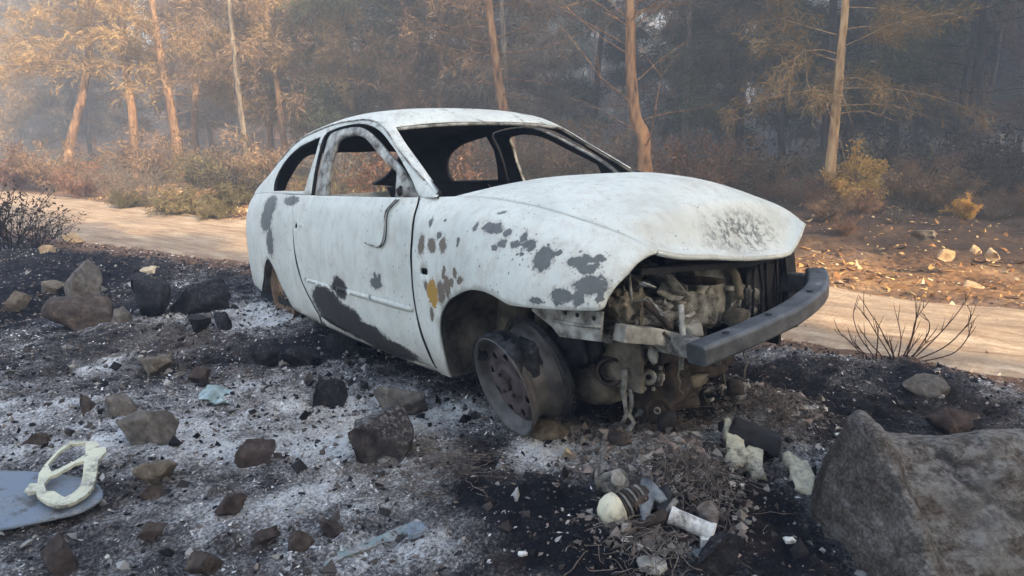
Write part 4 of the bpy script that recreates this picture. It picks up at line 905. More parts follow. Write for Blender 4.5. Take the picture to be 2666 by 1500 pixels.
for (u0, v0, u1, v1, m, lb, sd) in ST:
    if sd == 30:
        o = stone(u0, v0, u1, v1, m, lb, sd, 1.0, 5, .03, sink=.3, deep=.17); continue
    if sd == 28: o = stone(u0, v0, u1, v1, m, lb, sd, .9, 6, .035, rot=.35, deep=.20); continue
    stone(u0, v0, u1, v1, m, lb, sd)
# verge stones, far side of the road
VS = [((2444, 650, 2482, 676), 'bright sunlit cream stone on the verge beyond the bare stems'), ((2530, 640, 2560, 662), 'pale stone on the right verge, right of the bright cream stone'),
      ((2575, 650, 2606, 676), 'pale verge stone nearest the right edge'), ((2380, 600, 2440, 622), 'low dark stone under the dry verge bush'), ((2510, 735, 2560, 760), 'white stone at the road edge behind the bare stems'),
      ((150, 455, 185, 475), 'pale stone in the scrub left of the road'), ((90, 640, 140, 662), 'tan stone in the burnt scrub at the left road edge'), ((160, 610, 215, 635), 'flat tan stone where the road meets the burnt ground')]
for i, ((u0, v0, u1, v1), lb) in enumerate(VS): stone(u0, v0, u1, v1, 'warm' if i not in (3,) else 'grey', lb, 60+i, sub=3)

# boulder bottom right: a profile with a peak and a shelf, carved from a block
def boulder():
    n = 96; m = 120; V = []
    prof = [(2100, 1560), (2112, 1450), (2116, 1362), (2128, 1310), (2140, 1276), (2159, 1214), (2180, 1165), (2204, 1116), (2226, 1088), (2242, 1076), (2260, 1080), (2276, 1094), (2314, 1138), (2359, 1149), (2420, 1151), (2480, 1151), (2530, 1146), (2559, 1140), (2666, 1136), (2780, 1150), (2860, 1210), (2900, 1300), (2910, 1560)]
    Yp = 2.02; P = [atY(u, v, Yp) for u, v in spl(prof, 9)]
    P = [Vector((p.x, p.y, max(p.z, -.10))) for p in P]
    for i, p in enumerate(P):
        hgt = max(p.z, 0)
        for j in range(m+1):
            f = j/m            # 0 front foot -> crest -> back foot
            a = (f-.42)
            if f < .42:
                g = f/.42; y = Yp-.50*(1-g)**.8*(hgt+.12)/.42; z = -.12+(p.z+.12)*(g**.75)
            else:
                g = (f-.42)/.58; y = Yp+.55*g; z = p.z-(p.z+.12)*g**1.7
            V.append((p.x*(y/Yp)**.9 if f > .42 else p.x, y, z))
    V = np.array(V); nn = np.stack([fbm3(V*3.2+k*11, 4, 90+k) for k in range(3)], -1)
    V = V+.022*nn+.012*np.stack([fbm3(V*13+k*11, 4, 95+k) for k in range(3)], -1)
    rgb = np.random.default_rng(17); pts = np.stack([rgb.uniform(.8, 2.6, 90), rgb.uniform(1.4, 2.7, 90), rgb.uniform(-.1, .6, 90)], -1)
    d1 = np.sqrt(((V[:, None]-pts[None])**2).sum(-1)); d1.sort(axis=1); V = V+np.array([-.25, -.6, .45])*(.42*np.minimum(d1[:, 1]-d1[:, 0], .10)-.02)[:, None]
    q = V @ np.array([[.77, .35, .53], [-.2, .9, -.3], [-.6, .1, .79]])
    V[:, 2] -= .035*np.maximum(0, fbm3(V*np.array([5, 5, 11]), 3, 99)); st = fbm3(q*np.array([3, 4, 22]), 4, 77)
    V = V+np.array([-.3, -.7, .5])*(.016*np.abs(st)+.007*fbm3(V*36, 3, 55))[:, None]
    ii = np.arange(len(V)).reshape(len(P), m+1); Fq = np.stack([ii[:-1, :-1], ii[:-1, 1:], ii[1:, 1:], ii[1:, :-1]], -1).reshape(-1, 4)
    tri = np.concatenate([Fq[:, [0, 1, 2]], Fq[:, [0, 2, 3]]]); tri = orient(V, tri, (0, -.5, 1))
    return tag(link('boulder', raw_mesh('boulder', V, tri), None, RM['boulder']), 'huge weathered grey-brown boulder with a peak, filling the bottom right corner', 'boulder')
boulder()

# ---- plastic panel with the cream frame on it
M_bluep = plain('blue_grey_plastic', (.085, .115, .15), (.15, .195, .245), 5, .5, .15, .003, .4, (.26, .31, .36))
M_cream = plain('cream_plastic', (.22, .20, .14), (.60, .60, .45), 12, .55, .2, .003, .4, (.72, .71, .6))
M_foam = plain('cream_foam', (.16, .13, .08), (.68, .65, .5), 22, .9, .5, .006, .2, (.76, .75, .62))
M_white = plain('white_plastic', (.24, .22, .19), (.70, .70, .66), 14, .55, .2, .003, .4, (.76, .76, .73))
M_glass = plain('pale_melted_glass', (.16, .24, .25), (.34, .45, .46), 18, .25, .3, .004, .6, (.6, .7, .7))
M_wire = plain('ashy_wire', (.085, .07, .06), (.22, .19, .165), 40, .95, .4, .004, .2, (.36, .33, .30))
t = NT('ash_dusted_glass', .4, .5); t.color(t.mix(t.step(t.noise(16, 6, .7), .40, .54), (.17, .245, .245, 1), t.ramp(t.noise(70, 4, .7), [(.35, (.06, .055, .055)), (.65, (.38, .38, .37))]))); t.bump(t.noise(60, 4, .7), .6, .006); M_strip = t.m
M_melt = plain('melted_aluminium', (.05, .06, .07), (.22, .25, .27), 14, .5, .5, .005, .5, (.55, .6, .62))
def dirty(name, base, rough=.55):
    t = NT(name, rough, .4); d = t.step(t.math('ADD', t.math('MULTIPLY', t.noise(7, 6, .65), .6), t.math('MULTIPLY', t.noise(60, 5, .7), .4)), .46, .64)
    c = t.mix(t.math('MULTIPLY', d, .75), base+(1,), t.ramp(t.noise(110, 4, .7), [(.35, (.05, .045, .04)), (.65, (.34, .33, .31))]))
    c = t.mix(t.math('MULTIPLY', t.step(t.noise(11, 5, .7, t.map(t.co(), (1, 1, 1), (0, 0, 0), (4, 2, 1))), .56, .66), .7), c, (.05, .042, .034, 1))
    t.color(c); t.bump(t.noise(80, 4, .7), .5, .004); return t.m
M_bluep = dirty('blue_grey_plastic', (.15, .195, .25)); M_cream = dirty('cream_plastic', (.62, .62, .46)); M_white = dirty('white_plastic', (.70, .70, .66)); M_foam = dirty('cream_foam', (.70, .67, .5), .9)
pz = .075
pp = [(-160, 1222), (-60, 1222), (0, 1224), (70, 1225), (150, 1232), (215, 1243), (248, 1254), (266, 1272), (268, 1288), (262, 1300), (235, 1318), (196, 1335), (120, 1352), (0, 1376), (-160, 1400)]
def platform(name, pix, z, th, m, label=None, cat=None, parent=None, bevel=.006, tilt=0):
    mb = MB(); mb.prism([gp(u, v, z+tilt*i/len(pix)) for i, (u, v) in enumerate(pix)], (0, 0, -th)); o = mb.build(name, m, parent, False, bevel)
    if label: tag(o, label, cat)
    return o
platform('plastic_sheet', [tuple(q) for q in spl(pp, 4)], pz, .012, M_bluep, 'smooth blue-grey plastic sheet lying at the left edge', 'plastic sheet')
def crop7(l): return [(x*.3494, 1000+y*.3494) for x, y in l]
def framepiece():
    z = pz+.035
    O = crop7([(180, 775), (225, 725), (275, 730), (290, 660), (345, 600), (430, 520), (520, 455), (600, 448), (730, 452), (735, 480), (700, 500), (790, 492), (795, 520), (735, 580), (715, 660), (690, 745), (630, 810), (560, 850), (500, 872), (440, 885), (350, 865), (272, 822), (265, 785), (205, 795)])
    H1 = crop7([(360, 610), (440, 530), (530, 475), (640, 465), (640, 540), (560, 580), (470, 618), (385, 655)])
    H2 = crop7([(325, 735), (370, 690), (420, 675), (480, 640), (560, 600), (628, 585), (615, 680), (590, 745), (530, 800), (480, 825), (400, 790), (345, 790)])
    def w(l): return [tuple(gp(u, v, z)[:2]) for u, v in l]
    uv, Fc = cdt([w(O), w(H1), w(H2)], .008, 1.0)
    V = np.stack([uv[:, 0], uv[:, 1], z+.012*fbm2(uv[:, 0]*7, uv[:, 1]*7, 3, 4)+.05*(uv[:, 1]-uv[:, 1].mean())], -1)
    me = raw_mesh('cream_frame', V, orient(V, Fc, (0, 0, 1)), False); o = link('cream_frame', me, None, M_cream); s = o.modifiers.new('t', 'SOLIDIFY'); s.thickness = .011; s.offset = -1
    b = o.modifiers.new('b', 'BEVEL'); b.width = .0015; b.segments = 2; b.limit_method = 'ANGLE'
    return tag(o, 'cream plastic ring frame with a cross bar lying on the blue-grey sheet', 'plastic frame')
framepiece()
# ---- glass: a bluish shard and two long strips
def shard(pix, z, th, m, label, name='glass_shard', cat='glass', amp=.02, seed=3):
    w_ = [tuple(gp(u, v, z)[:2]) for u, v in pix]; uv, Fc = cdt([w_], .012, 1.0)
    V = np.stack([uv[:, 0], uv[:, 1], G(uv[:, 0], uv[:, 1])*.5+.5*z+th*.5+amp*fbm2(uv[:, 0]*14, uv[:, 1]*14, 3, seed)+.006], -1)
    o = link(name, raw_mesh(name, V, orient(V, Fc, (0, 0, 1)), False), None, m); s = o.modifiers.new('t', 'SOLIDIFY'); s.thickness = th; s.offset = -1
    return tag(o, label, cat)
shard([(507, 1032), (530, 1022), (545, 1010), (575, 1005), (600, 1014), (604, 1030), (585, 1042), (560, 1048), (548, 1036), (520, 1038)], .06, .006, M_glass, 'pale turquoise glass shard in the grey ash left of the car', amp=.05)
shard([(735, 1505), (800, 1478), (900, 1440), (990, 1405), (1040, 1384), (1085, 1368), (1100, 1374), (1088, 1392), (1040, 1408), (950, 1440), (860, 1478), (800, 1508)], .038, .008, M_strip, 'long pale green glass strip at the bottom of the picture', 'glass_strip', amp=.012)
shard([(1058, 1362), (1098, 1360), (1112, 1378), (1100, 1390), (1062, 1386)], .085, .012, M_bluep, 'blue-grey end piece on the tip of the long glass strip', 'plastic_scrap', 'plastic', amp=.012)
shard([(780, 1430), (830, 1412), (850, 1420), (800, 1452), (770, 1470), (735, 1480)], .04, .006, M_strip, 'short turquoise glass piece above the long glass strip', amp=.02, seed=8)
# ---- foam, black block, tube and other melted parts before the front wheel
def slab(name, pix, th, m, label, cat, z=.05, amp=.02, tilt=(0, 0), freq=12, seed=0):
    w_ = [tuple(gs(u, v, max(.01, z-.06))[:2]) for u, v in pix]; c = np.mean(w_, 0); uv, Fc = cdt([w_], .010, 1.0)
    z = float(G(np.array([c[0]]), np.array([c[1]]))[0])+max(.01, z-.06)
    zz = z+(uv-c) @ np.array(tilt)+amp*fbm2(uv[:, 0]*freq, uv[:, 1]*freq, 4, seed)
    V = np.stack([uv[:, 0], uv[:, 1], zz+th*.4], -1); o = link(name, raw_mesh(name, V, orient(V, Fc, (0, 0, 1)), True), None, m)
    s = o.modifiers.new('t', 'SOLIDIFY'); s.thickness = th; s.offset = -1
    return tag(o, label, cat)
def cA(l): return [(1450+x*.345, 1000+y*.345) for x, y in l]
slab('foam_piece', cA([(1255, 400), (1290, 400), (1340, 450), (1400, 490), (1420, 540), (1460, 500), (1510, 530), (1550, 580), (1548, 665), (1500, 668), (1440, 640), (1380, 620), (1330, 600), (1280, 510)]), .05, M_foam, 'torn cream foam piece under the black block', 'foam', .085, .035, (0, .15), 14, 1)
slab('foam_piece', cA([(1700, 540), (1740, 520), (1800, 535), (1860, 600), (1900, 650), (1945, 730), (1930, 790), (1870, 808), (1800, 770), (1760, 700), (1735, 620)]), .04, M_foam, 'bright cream foam piece nearest the boulder', 'foam', .075, .03, (0, .1), 14, 2)
b0 = gs(*cA([(1500, 400)])[0], 0.080)
mb = MB(); mb.box((0, 0, 0), (.19, .12, .075), None, .012, random.Random(3)); o = mb.build('charred_block', M_black, None, False, .012); o.location = b0; o.rotation_euler = (R(-14), R(14), R(-28))
tag(o, 'charred black box-shaped block resting on the torn foam piece', 'block')
e0 = gs(*cA([(1290, 330)])[0], 0.050)
o = lump('charred_scrap', (0, 0, 0), (.08, .06, .05), M_black, None, 44, .4, 3); o.location = e0; tag(o, 'small black scrap against the left end of the charred block', 'scrap')
# cream shell with ribbed dark body
sh = empty('lamp_housing', gs(*cA([(420, 960)])[0], 0.020)); sh.rotation_euler = (R(10), R(-18), R(24)); tag(sh, 'half-melted lamp housing with a cream dome and ribbed dark body', 'lamp housing')
mb = MB(); mb.lathe([(.0, -.045), (.028, -.040), (.046, -.022), (.054, .0), (.055, .018), (.049, .018), (.046, .0), (.038, -.018), (.02, -.032), (0, -.036)], 28, Matrix.Rotation(R(98), 4, 'Y')); mb.build('dome', M_foam, sh, True)
for k in range(6):
    P = [(.03+.015*k, .048*math.cos(a)*(1-.06*k), .042*math.sin(a)*(1-.05*k)) for a in np.linspace(R(-20), R(200), 16)]
    MB().tube(P, .0035, 6).build('rib', M_ashmetal if k % 2 else M_rust, sh, True)
lump('melted_core', (.07, 0, -.005), (.13, .09, .06), M_rust, sh, 31, .4, 3, 2.5)
MB().tube([(.0, -.05, -.03), (.06, -.07, -.035), (.14, -.085, -.03), (.19, -.07, -.02)], .010, 8).build('rim_strip', M_ashmetal, sh, True)
# white tube
a_ = gs(*cA([(850, 985)])[0], 0.050); b_ = gs(*cA([(1185, 1125)])[0], 0.035); tu = empty('white_tube', a_); dv = b_-a_
tag(tu, 'white plastic tube with a cut end lying in the debris', 'tube')
Mx = dv.to_track_quat('Z', 'Y').to_matrix().to_4x4(); Ln = dv.length
MB().lathe([(.027, 0), (.0285, .008), (.026, .02), (.026, Ln*.9), (.029, Ln*.93), (.029, Ln), (.024, Ln), (.021, Ln-.006), (.021, Ln*.5), (.0, Ln*.5), (.0, .004), (.022, 0)], 26, Mx).build('barrel', M_white, tu, True)
MB().box((dv*.78+Vector((0, -.03, -.035))), (.03, .02, .05), None, .003, random.Random(1)).build('foot_tab', M_white, tu, False, .003)
MB().tube([Vector((-.01, 0, 0)), Vector((-.06, -.01, -.015)), Vector((-.11, -.03, -.03))], [.022, .016, .010], 10).build('charred_neck', M_rust, tu, True)
slab('melted_metal_sheet', cA([(620, 820), (640, 780), (700, 770), (760, 790), (830, 830), (835, 870), (780, 900), (740, 880), (700, 930), (660, 950), (630, 900)]), .012, M_melt, 'melted silvery metal sheet behind the white tube', 'metal sheet', .12, .03, (0, .3), 12, 5)
slab('charred_scrap', cA([(760, 780), (840, 760), (870, 830), (850, 920), (780, 960), (740, 900), (800, 860)]), .02, M_black, 'black scrap folded behind the melted silvery sheet', 'scrap', .11, .03, (0, .2), 12, 6)
al = empty('alternator_part', gs(*cA([(430, 740)])[0], 0.010)); al.rotation_euler = (R(50), 0, R(15)); tag(al, 'ash-grey alternator part with a round boss behind the cream dome', 'engine part')
lump('casing', (0, 0, 0), (.11, .07, .05), M_ashmetal, al, 51, .35, 3, 2)
MB().lathe([(.022, .03), (.026, .045), (.018, .05), (.014, .042), (.008, .052), (0, .052)], 20).build('boss', M_palemetal, al, True)
MB().tube([(-.06, -.03, 0), (-.07, .02, .03), (-.06, .05, .02), (-.065, .03, -.03)], .008, 6).build('bracket', M_ashmetal, al, True)
def wires(name, c, n, rad, m, label, seed, hgt=.07, r=.0013):
    rg = random.Random(seed); mb = MB()
    for k in range(n):
        p = Vector(c)+Vector((rg.gauss(0, rad*.5), rg.gauss(0, rad*.45), 0)); a = rg.uniform(0, 6.28); P = []
        zb = gz(p.x, p.y); amp = rg.uniform(.3, 1)
        for i in range(9):
            P.append((p.x, p.y, zb+.006+hgt*amp*math.sin(math.pi*i/8)*rg.uniform(.6, 1)*math.exp(-((p.x-c[0])**2+(p.y-c[1])**2)/(rad*rad))))
            a += rg.uniform(-.7, .7); p = p+Vector((math.cos(a), math.sin(a), 0))*rg.uniform(.012, .028)
        mb.tube(P, r*rg.uniform(.6, 1.5), 4)
    return tag(mb.build(name, m, None, True), label, 'wires')
wires('burnt_wiring_loom', gs(*cA([(1030, 760)])[0], 0.000), 130, .15, M_wire, 'tangled mass of burnt brown-grey wiring behind the white tube', 1, .13)
wires('burnt_wiring_loom', gs(*cA([(1650, 150)])[0], 0.000), 110, .17, M_wire, 'tangle of burnt wires under the bumper beam', 2, .10)
wires('burnt_wiring_loom', gs(*cA([(800, 350)])[0], 0.000), 150, .24, M_wire, 'spread of ash-grey wire strands in front of the engine', 3, .06, .0012)
wires('burnt_wiring_loom', gs(*cA([(700, 1250)])[0], 0.000), 90, .16, M_wire, 'burnt wire scraps at the bottom edge below the lamp housing', 4, .06)
wires('tyre_wire', gp(1130, 1240, .05), 90, .22, M_wire, 'fine steel tyre wires lying in the ash left of the front rim', 5, .02, .0010)
slab('ribbed_scrap', cA([(1050, 920), (1180, 880), (1220, 980), (1200, 1050), (1120, 1010)]), .02, M_wire, 'ribbed fan-shaped scrap lying on the end of the white tube', 'scrap', .115, .02, (0, .2), 30, 7)
for i, (u, v, w_, lb) in enumerate(((1835, 1455, .05, 'silvery crumpled scrap right under the end of the white tube'), (1700, 1480, .06, 'pale crumpled scrap at the bottom edge near the black rock'), (1945, 1362, .022, 'small round grey washer right of the white tube'), (2055, 1410, .025, 'small white scrap on the black ground beside the boulder'), (1930, 1270, .014, 'tiny white bead between the foam piece and the wiring'), (1360, 1445, .02, 'small white scrap on the blue-black ash at the bottom'), (2183, 1142, .025, 'white scrap just left of the boulder peak'))):
    p = gs(u, v, .0); o = lump('scrap', (0, 0, 0), (w_*1.3, w_, w_*.5), [M_melt, M_palemetal, M_ashmetal, M_white, M_white, M_white, M_white][i], None, 70+i, .45, 3, 2.4)
    o.location = (p.x, p.y, gz(p.x, p.y)+w_*.2); tag(o, lb, 'scrap')
# ------------------------------------------------------------------ vegetation
def foliage_mat(name, a, b, c, trans=.25):
    t = NT(name, .85, .15); P_ = t.new('ShaderNodeNewGeometry').outputs['Position']
    n = t.noise(1.3, 4, .6, P_); n2 = t.noise(14, 2, .5, P_)
    v = t.math('ADD', t.math('MULTIPLY', n, .65), t.math('MULTIPLY', n2, .35))
    t.color(t.ramp(v, [(.36, a), (.5, b), (.64, c)]))
    tr = t.new('ShaderNodeBsdfTranslucent'); t.put(tr.inputs[0], b+(1,)); mx = t.new('ShaderNodeMixShader'); mx.inputs[0].default_value = trans
    t.l.new(t.b.outputs[0], mx.inputs[1]); t.l.new(tr.outputs[0], mx.inputs[2]); t.l.new(mx.outputs[0], t.n['Material Output'].inputs[0]); return t.m
def bark_mat(name, a, b, c, sc=9):
    t = NT(name, .95, .1); co = t.co(); m = t.map(co, (1, 1, .25)); n = t.noise(sc, 6, .7, m, .6); v = t.voro(sc*1.6, m)
    f = t.math('ADD', t.math('MULTIPLY', n, .7), t.math('MULTIPLY', v, .35)); t.color(t.ramp(f, [(.3, a), (.5, b), (.7, c)])); t.bump(f, .9, .03); return t.m
FM = dict(orange=foliage_mat('scorched_orange_needles', (.12, .078, .036), (.27, .18, .085), (.42, .30, .145)),
          brown=foliage_mat('scorched_brown_needles', (.09, .058, .038), (.19, .125, .078), (.32, .22, .13)),
          grey=foliage_mat('grey_dry_twigs', (.085, .072, .06), (.17, .145, .12), (.28, .24, .19)),
          green=foliage_mat('dull_green_needles', (.028, .036, .022), (.06, .072, .04), (.12, .13, .07)),
          gold=foliage_mat('golden_dry_leaves', (.32, .17, .05), (.58, .36, .10), (.70, .50, .18)),
          rust=foliage_mat('rusty_dry_leaves', (.085, .048, .034), (.18, .10, .065), (.31, .18, .11)),
          olive=foliage_mat('olive_scrub_leaves', (.06, .055, .03), (.13, .115, .06), (.24, .2, .11)),
          dark=foliage_mat('dark_scorched_leaves', (.012, .010, .010), (.03, .024, .022), (.10, .075, .05)))
BM_ = dict(stem=bark_mat('burnt_red_stem', (.035, .02, .015), (.09, .05, .035), (.16, .095, .065), 40), gold=bark_mat('sun_painted_bark', (.16, .09, .045), (.42, .27, .14), (.60, .44, .26)), warm=bark_mat('orange_pine_bark', (.05, .03, .02), (.20, .115, .065), (.34, .215, .125)), grey=bark_mat('grey_pine_bark', (.045, .038, .032), (.12, .10, .082), (.24, .205, .165)), dark=bark_mat('charred_bark', (.012, .011, .011), (.035, .031, .03), (.08, .07, .062)))  # gold bark is pine bark brightened to paint sunlight onto one trunk
def blades(base, d, ln, wd, rg):
    n = len(base); d = d/np.linalg.norm(d, axis=1)[:, None]; s = np.cross(d, rg.normal(size=(n, 3))); s /= np.linalg.norm(s, axis=1)[:, None]+1e-9
    mid = base+d*(ln*.45)[:, None]; tip = base+d*ln[:, None]; tip[:, 2] -= ln*.12
    V = np.stack([base, mid+s*(wd*.5)[:, None], tip, mid-s*(wd*.5)[:, None]], 1).reshape(-1, 3)
    return V, np.arange(n*4).reshape(-1, 4)
def along(P, f):
    P = np.array([tuple(p) for p in P]); s = f*(len(P)-1); i = np.clip(s.astype(int), 0, len(P)-2); u = (s-i)[:, None]
    return P[i]*(1-u)+P[i+1]*u
def rsum(n, sc): return np.cumsum(np.random.default_rng(n).normal(0, sc, 12))
def tree_parts(P, r0, r1, seed, nb, h0, blen, tufts, nbl, bl, bw, bare=0, droop=.25, up=.15, sides=10, spread=.5):
    """trunk with limbs (MB) and needle blades; h0 = fraction of the trunk where limbs start"""
    rg = random.Random(seed); ng = np.random.default_rng(seed); mb = MB()
    n = len(P); mb.tube(P, [r0+(r1-r0)*(i/(n-1))**.8*1.0 for i in range(n)], sides)
    TB = []; TD = []; zt = P[-1].z-P[0].z
    for k in range(nb+bare):
        isb = k >= nb
        f = h0+(1-h0)*((k+rg.random())/max(1, nb)) if not isb else rg.uniform(max(.08, h0*.35), max(.2, h0*1.15))
        f = min(f, .995); b = Vector(along(P, np.array([f]))[0]); a = rg.uniform(0, 6.283)
        L = blen*(1.15-.75*max(0, (f-h0)/(1-h0+1e-6)))*rg.uniform(.6, 1.15)*(.7 if isb else 1)
        d = Vector((math.cos(a), math.sin(a), up+rg.uniform(-.25, .25))); Q = [b]
        for i in range(5):
            Q.append(Q[-1]+d.normalized()*L/5); d = d+Vector((rg.uniform(-.28, .28), rg.uniform(-.28, .28), -droop*.3+rg.uniform(-.15, .18)))
        rb = max(.004, min(.022, r0*.11))*(1-.5*f)
        mb.tube(Q, [rb*(1-.8*i/5) for i in range(6)], 4, False)
        for i in range(3 if not isb else 3):
            j = rg.randint(1, 4); t0 = Q[j]; dd = (Q[j+1]-Q[j]).normalized()+Vector((rg.uniform(-1, 1), rg.uniform(-1, 1), rg.uniform(-.5, .5)))*.9
            S = [t0, t0+dd.normalized()*L*.16, t0+dd.normalized()*L*.3+Vector((0, 0, -droop*L*.12))]
            mb.tube(S, [rb*.4, rb*.3, rb*.12], 3, False)
            if not isb:
                m_ = max(1, tufts//5); TB.append(along(S, ng.uniform(.3, 1, m_))); TD.append(np.tile(np.array(dd.normalized()), (m_, 1)))
        if not isb:
            ff = ng.uniform(.25, 1, tufts)**.8; c = along(Q, ff)+ng.normal(0, spread*L*.10, (tufts, 3)); TB.append(c)
            TD.append(np.tile(np.array((Q[-1]-Q[1]).normalized()), (tufts, 1)))
    if TB:
        c = np.concatenate(TB); d = np.concatenate(TD); c = np.repeat(c, nbl, 0); d = np.repeat(d, nbl, 0)
        c = c+ng.normal(0, bl*.35, c.shape); d = d*.7+ng.normal(0, .75, d.shape)+np.array([0, 0, -.1])
        V, Fq = blades(c, d, ng.uniform(.6, 1.3, len(c))*bl, ng.uniform(.6, 1.3, len(c))*bw, ng)
    else: V, Fq = np.zeros((0, 3)), np.zeros((0, 4), int)
    return mb, V, Fq
def base_shift(P): b = P[0].copy(); return b, [p-b for p in P]
def tree(name, P, r0, r1, seed, bark, leaf, label, cat='tree', group=None, **kw):
    b, Q = base_shift(P); mb, V, Fq = tree_parts(Q, r0, r1, seed, **kw)
    e = empty(name, b); tag(e, label, cat, group); mb.build('trunk', BM_[bark], e, True)
    if len(V): link('crown', raw_mesh('crown', V, Fq, False), e, FM[leaf])
    return e
def px_trunk(pix, Y, top=None, seed=0):
    P = [atY(u, v, Y) for u, v in pix]; b = P[0]; g = gz(b.x, Y)-.08
    if b.z > g: P = [Vector((b.x+(P[0].x-P[1].x)*.3, Y, g))]+P
    d = (P[-1]-P[-2]).normalized()
    if top: 
        k = 4
        for i in range(k): P.append(P[-1]+Vector((d.x*.6, random.Random(seed+i).uniform(-.1, .1), 1)).normalized()*(top-P[-1].z)/(k-i) if top > P[-1].z else P[-1]+Vector((0, 0, .3)))
    return [Vector(q) for q in spl([tuple(p) for p in P], 3)]
NAMED = [
 # pixels from foot to top, distance, radius at foot, bark, leaf, label, kwargs
 ('pine_tree', [(1679, 447), (1679, 414), (1675, 352), (1656, 311), (1648, 248), (1642, 174), (1642, 62), (1640, 0)], 10.5, .125, 'warm', 'grey', 'crooked pine trunk with orange bark rising behind the bonnet', dict(nb=26, h0=.52, blen=2.2, tufts=14, nbl=7, bl=.16, bw=.012, bare=14, droop=.0, up=.5)),
 ('pine_tree', [(1345, 470), (1330, 380), (1314, 301), (1302, 233), (1290, 155), (1280, 78), (1271, 0)], 13.5, .135, 'warm', 'brown', 'leaning orange-barked pine trunk seen above the car roof', dict(nb=26, h0=.40, blen=2.2, tufts=14, nbl=7, bl=.17, bw=.014, bare=8)),
 ('pine_tree', [(2158, 570), (2161, 497), (2163, 425), (2170, 357), (2178, 270), (2185, 203), (2192, 111), (2202, 0)], 9.6, .085, 'gold', 'orange', 'golden sunlit pine trunk right of the bonnet with drooping orange needles', dict(nb=26, h0=.36, blen=1.5, tufts=20, nbl=11, bl=.16, bw=.010, bare=12, droop=.6)),
 ('pine_tree', [(2489, 483), (2518, 362), (2547, 193), (2567, 0)], 13.5, .13, 'dark', 'green', 'dark leaning pine trunk at the far right, right of its twin', dict(nb=30, h0=.30, blen=2.4, tufts=14, nbl=8, bl=.2, bw=.016, bare=10)),
 ('pine_tree', [(2470, 505), (2487, 459), (2499, 362), (2511, 232), (2538, 72), (2550, 0)], 14.5, .10, 'dark', 'green', 'dark thin pine trunk at the far right, left of its twin', dict(nb=26, h0=.3, blen=2.2, tufts=14, nbl=8, bl=.2, bw=.016, bare=8)),
 ('pine_tree', [(2142, 500), (2146, 420), (2156, 270), (2165, 120), (2170, 0)], 15, .12, 'dark', 'green', 'dark pine trunk hidden just left of the golden sunlit trunk', dict(nb=30, h0=.25, blen=2.4, tufts=14, nbl=8, bl=.2, bw=.016)),
 ('pine_tree', [(178, 398), (196, 320), (215, 248), (226, 180), (232, 128), (236, 0)], 22, .16, 'warm', 'orange', 'orange pine trunk leaning right at the left of the picture', dict(nb=30, h0=.34, blen=2.8, tufts=16, nbl=8, bl=.24, bw=.022, bare=8)),
 ('pine_tree', [(352, 398), (344, 290), (329, 199), (325, 153), (318, 60), (312, 0)], 21, .15, 'warm', 'orange', 'reddish pine trunk second from the left', dict(nb=30, h0=.32, blen=2.6, tufts=16, nbl=8, bl=.24, bw=.022, bare=8)),
 ('pine_tree', [(462, 393), (447, 290), (435, 232), (418, 145), (408, 91), (395, 0)], 20, .15, 'warm', 'orange', 'leaning tan pine trunk third from the left with orange needles', dict(nb=32, h0=.28, blen=2.6, tufts=18, nbl=8, bl=.24, bw=.022, bare=10)),
 ('pine_tree', [(646, 435), (634, 344), (617, 215), (607, 116), (596, 0)], 17, .085, 'grey', 'brown', 'tall thin pale pine trunk left of the car', dict(nb=26, h0=.40, blen=2.2, tufts=14, nbl=7, bl=.2, bw=.018, bare=12)),
 ('pine_tree', [(839, 320), (833, 248), (827, 186), (822, 124), (817, 71), (817, 0)], 20, .075, 'grey', 'orange', 'thin pale pine trunk with a thick orange crown above the car rear', dict(nb=34, h0=.22, blen=2.0, tufts=20, nbl=9, bl=.24, bw=.022, bare=4)),
 ('pine_tree', [(1081, 300), (1083, 220), (1085, 140), (1083, 0)], 22, .065, 'dark', 'brown', 'slim dark straight trunk above the front of the car roof', dict(nb=30, h0=.25, blen=1.8, tufts=12, nbl=7, bl=.24, bw=.02, bare=6)),
 ('pine_tree', [(510, 393), (507, 330), (509, 230), (506, 100), (502, 0)], 25, .15, 'warm', 'brown', 'short lit trunk between the leaning tan pine and the tall thin one', dict(nb=34, h0=.22, blen=2.6, tufts=16, nbl=8, bl=.26, bw=.024)),
 ('pine_tree', [(895, 330), (890, 290), (883, 217), (880, 120), (878, 0)], 24, .085, 'warm', 'orange', 'slim reddish trunk just right of the thick orange crown', dict(nb=30, h0=.28, blen=2.0, tufts=16, nbl=8, bl=.25, bw=.023)),
 ('pine_tree', [(808, 310), (803, 224), (800, 120), (797, 0)], 27, .11, 'warm', 'brown', 'slim reddish trunk just left of the thick orange crown', dict(nb=30, h0=.3, blen=2.2, tufts=14, nbl=8, bl=.26, bw=.024)),
 ('pine_tree', [(2036, 470), (2034, 300), (2030, 150), (2028, 0)], 17, .10, 'dark', 'green', 'dark straight trunk between the crooked pine and the golden trunk', dict(nb=40, h0=.14, blen=2.6, tufts=18, nbl=9, bl=.22, bw=.02)),
 ('pine_tree', [(1780, 440), (1784, 290), (1793, 166), (1795, 40), (1797, 0)], 18, .085, 'grey', 'brown', 'pale leaning trunk right of the crooked pine', dict(nb=30, h0=.26, blen=2.2, tufts=14, nbl=8, bl=.22, bw=.02, bare=6)),
]
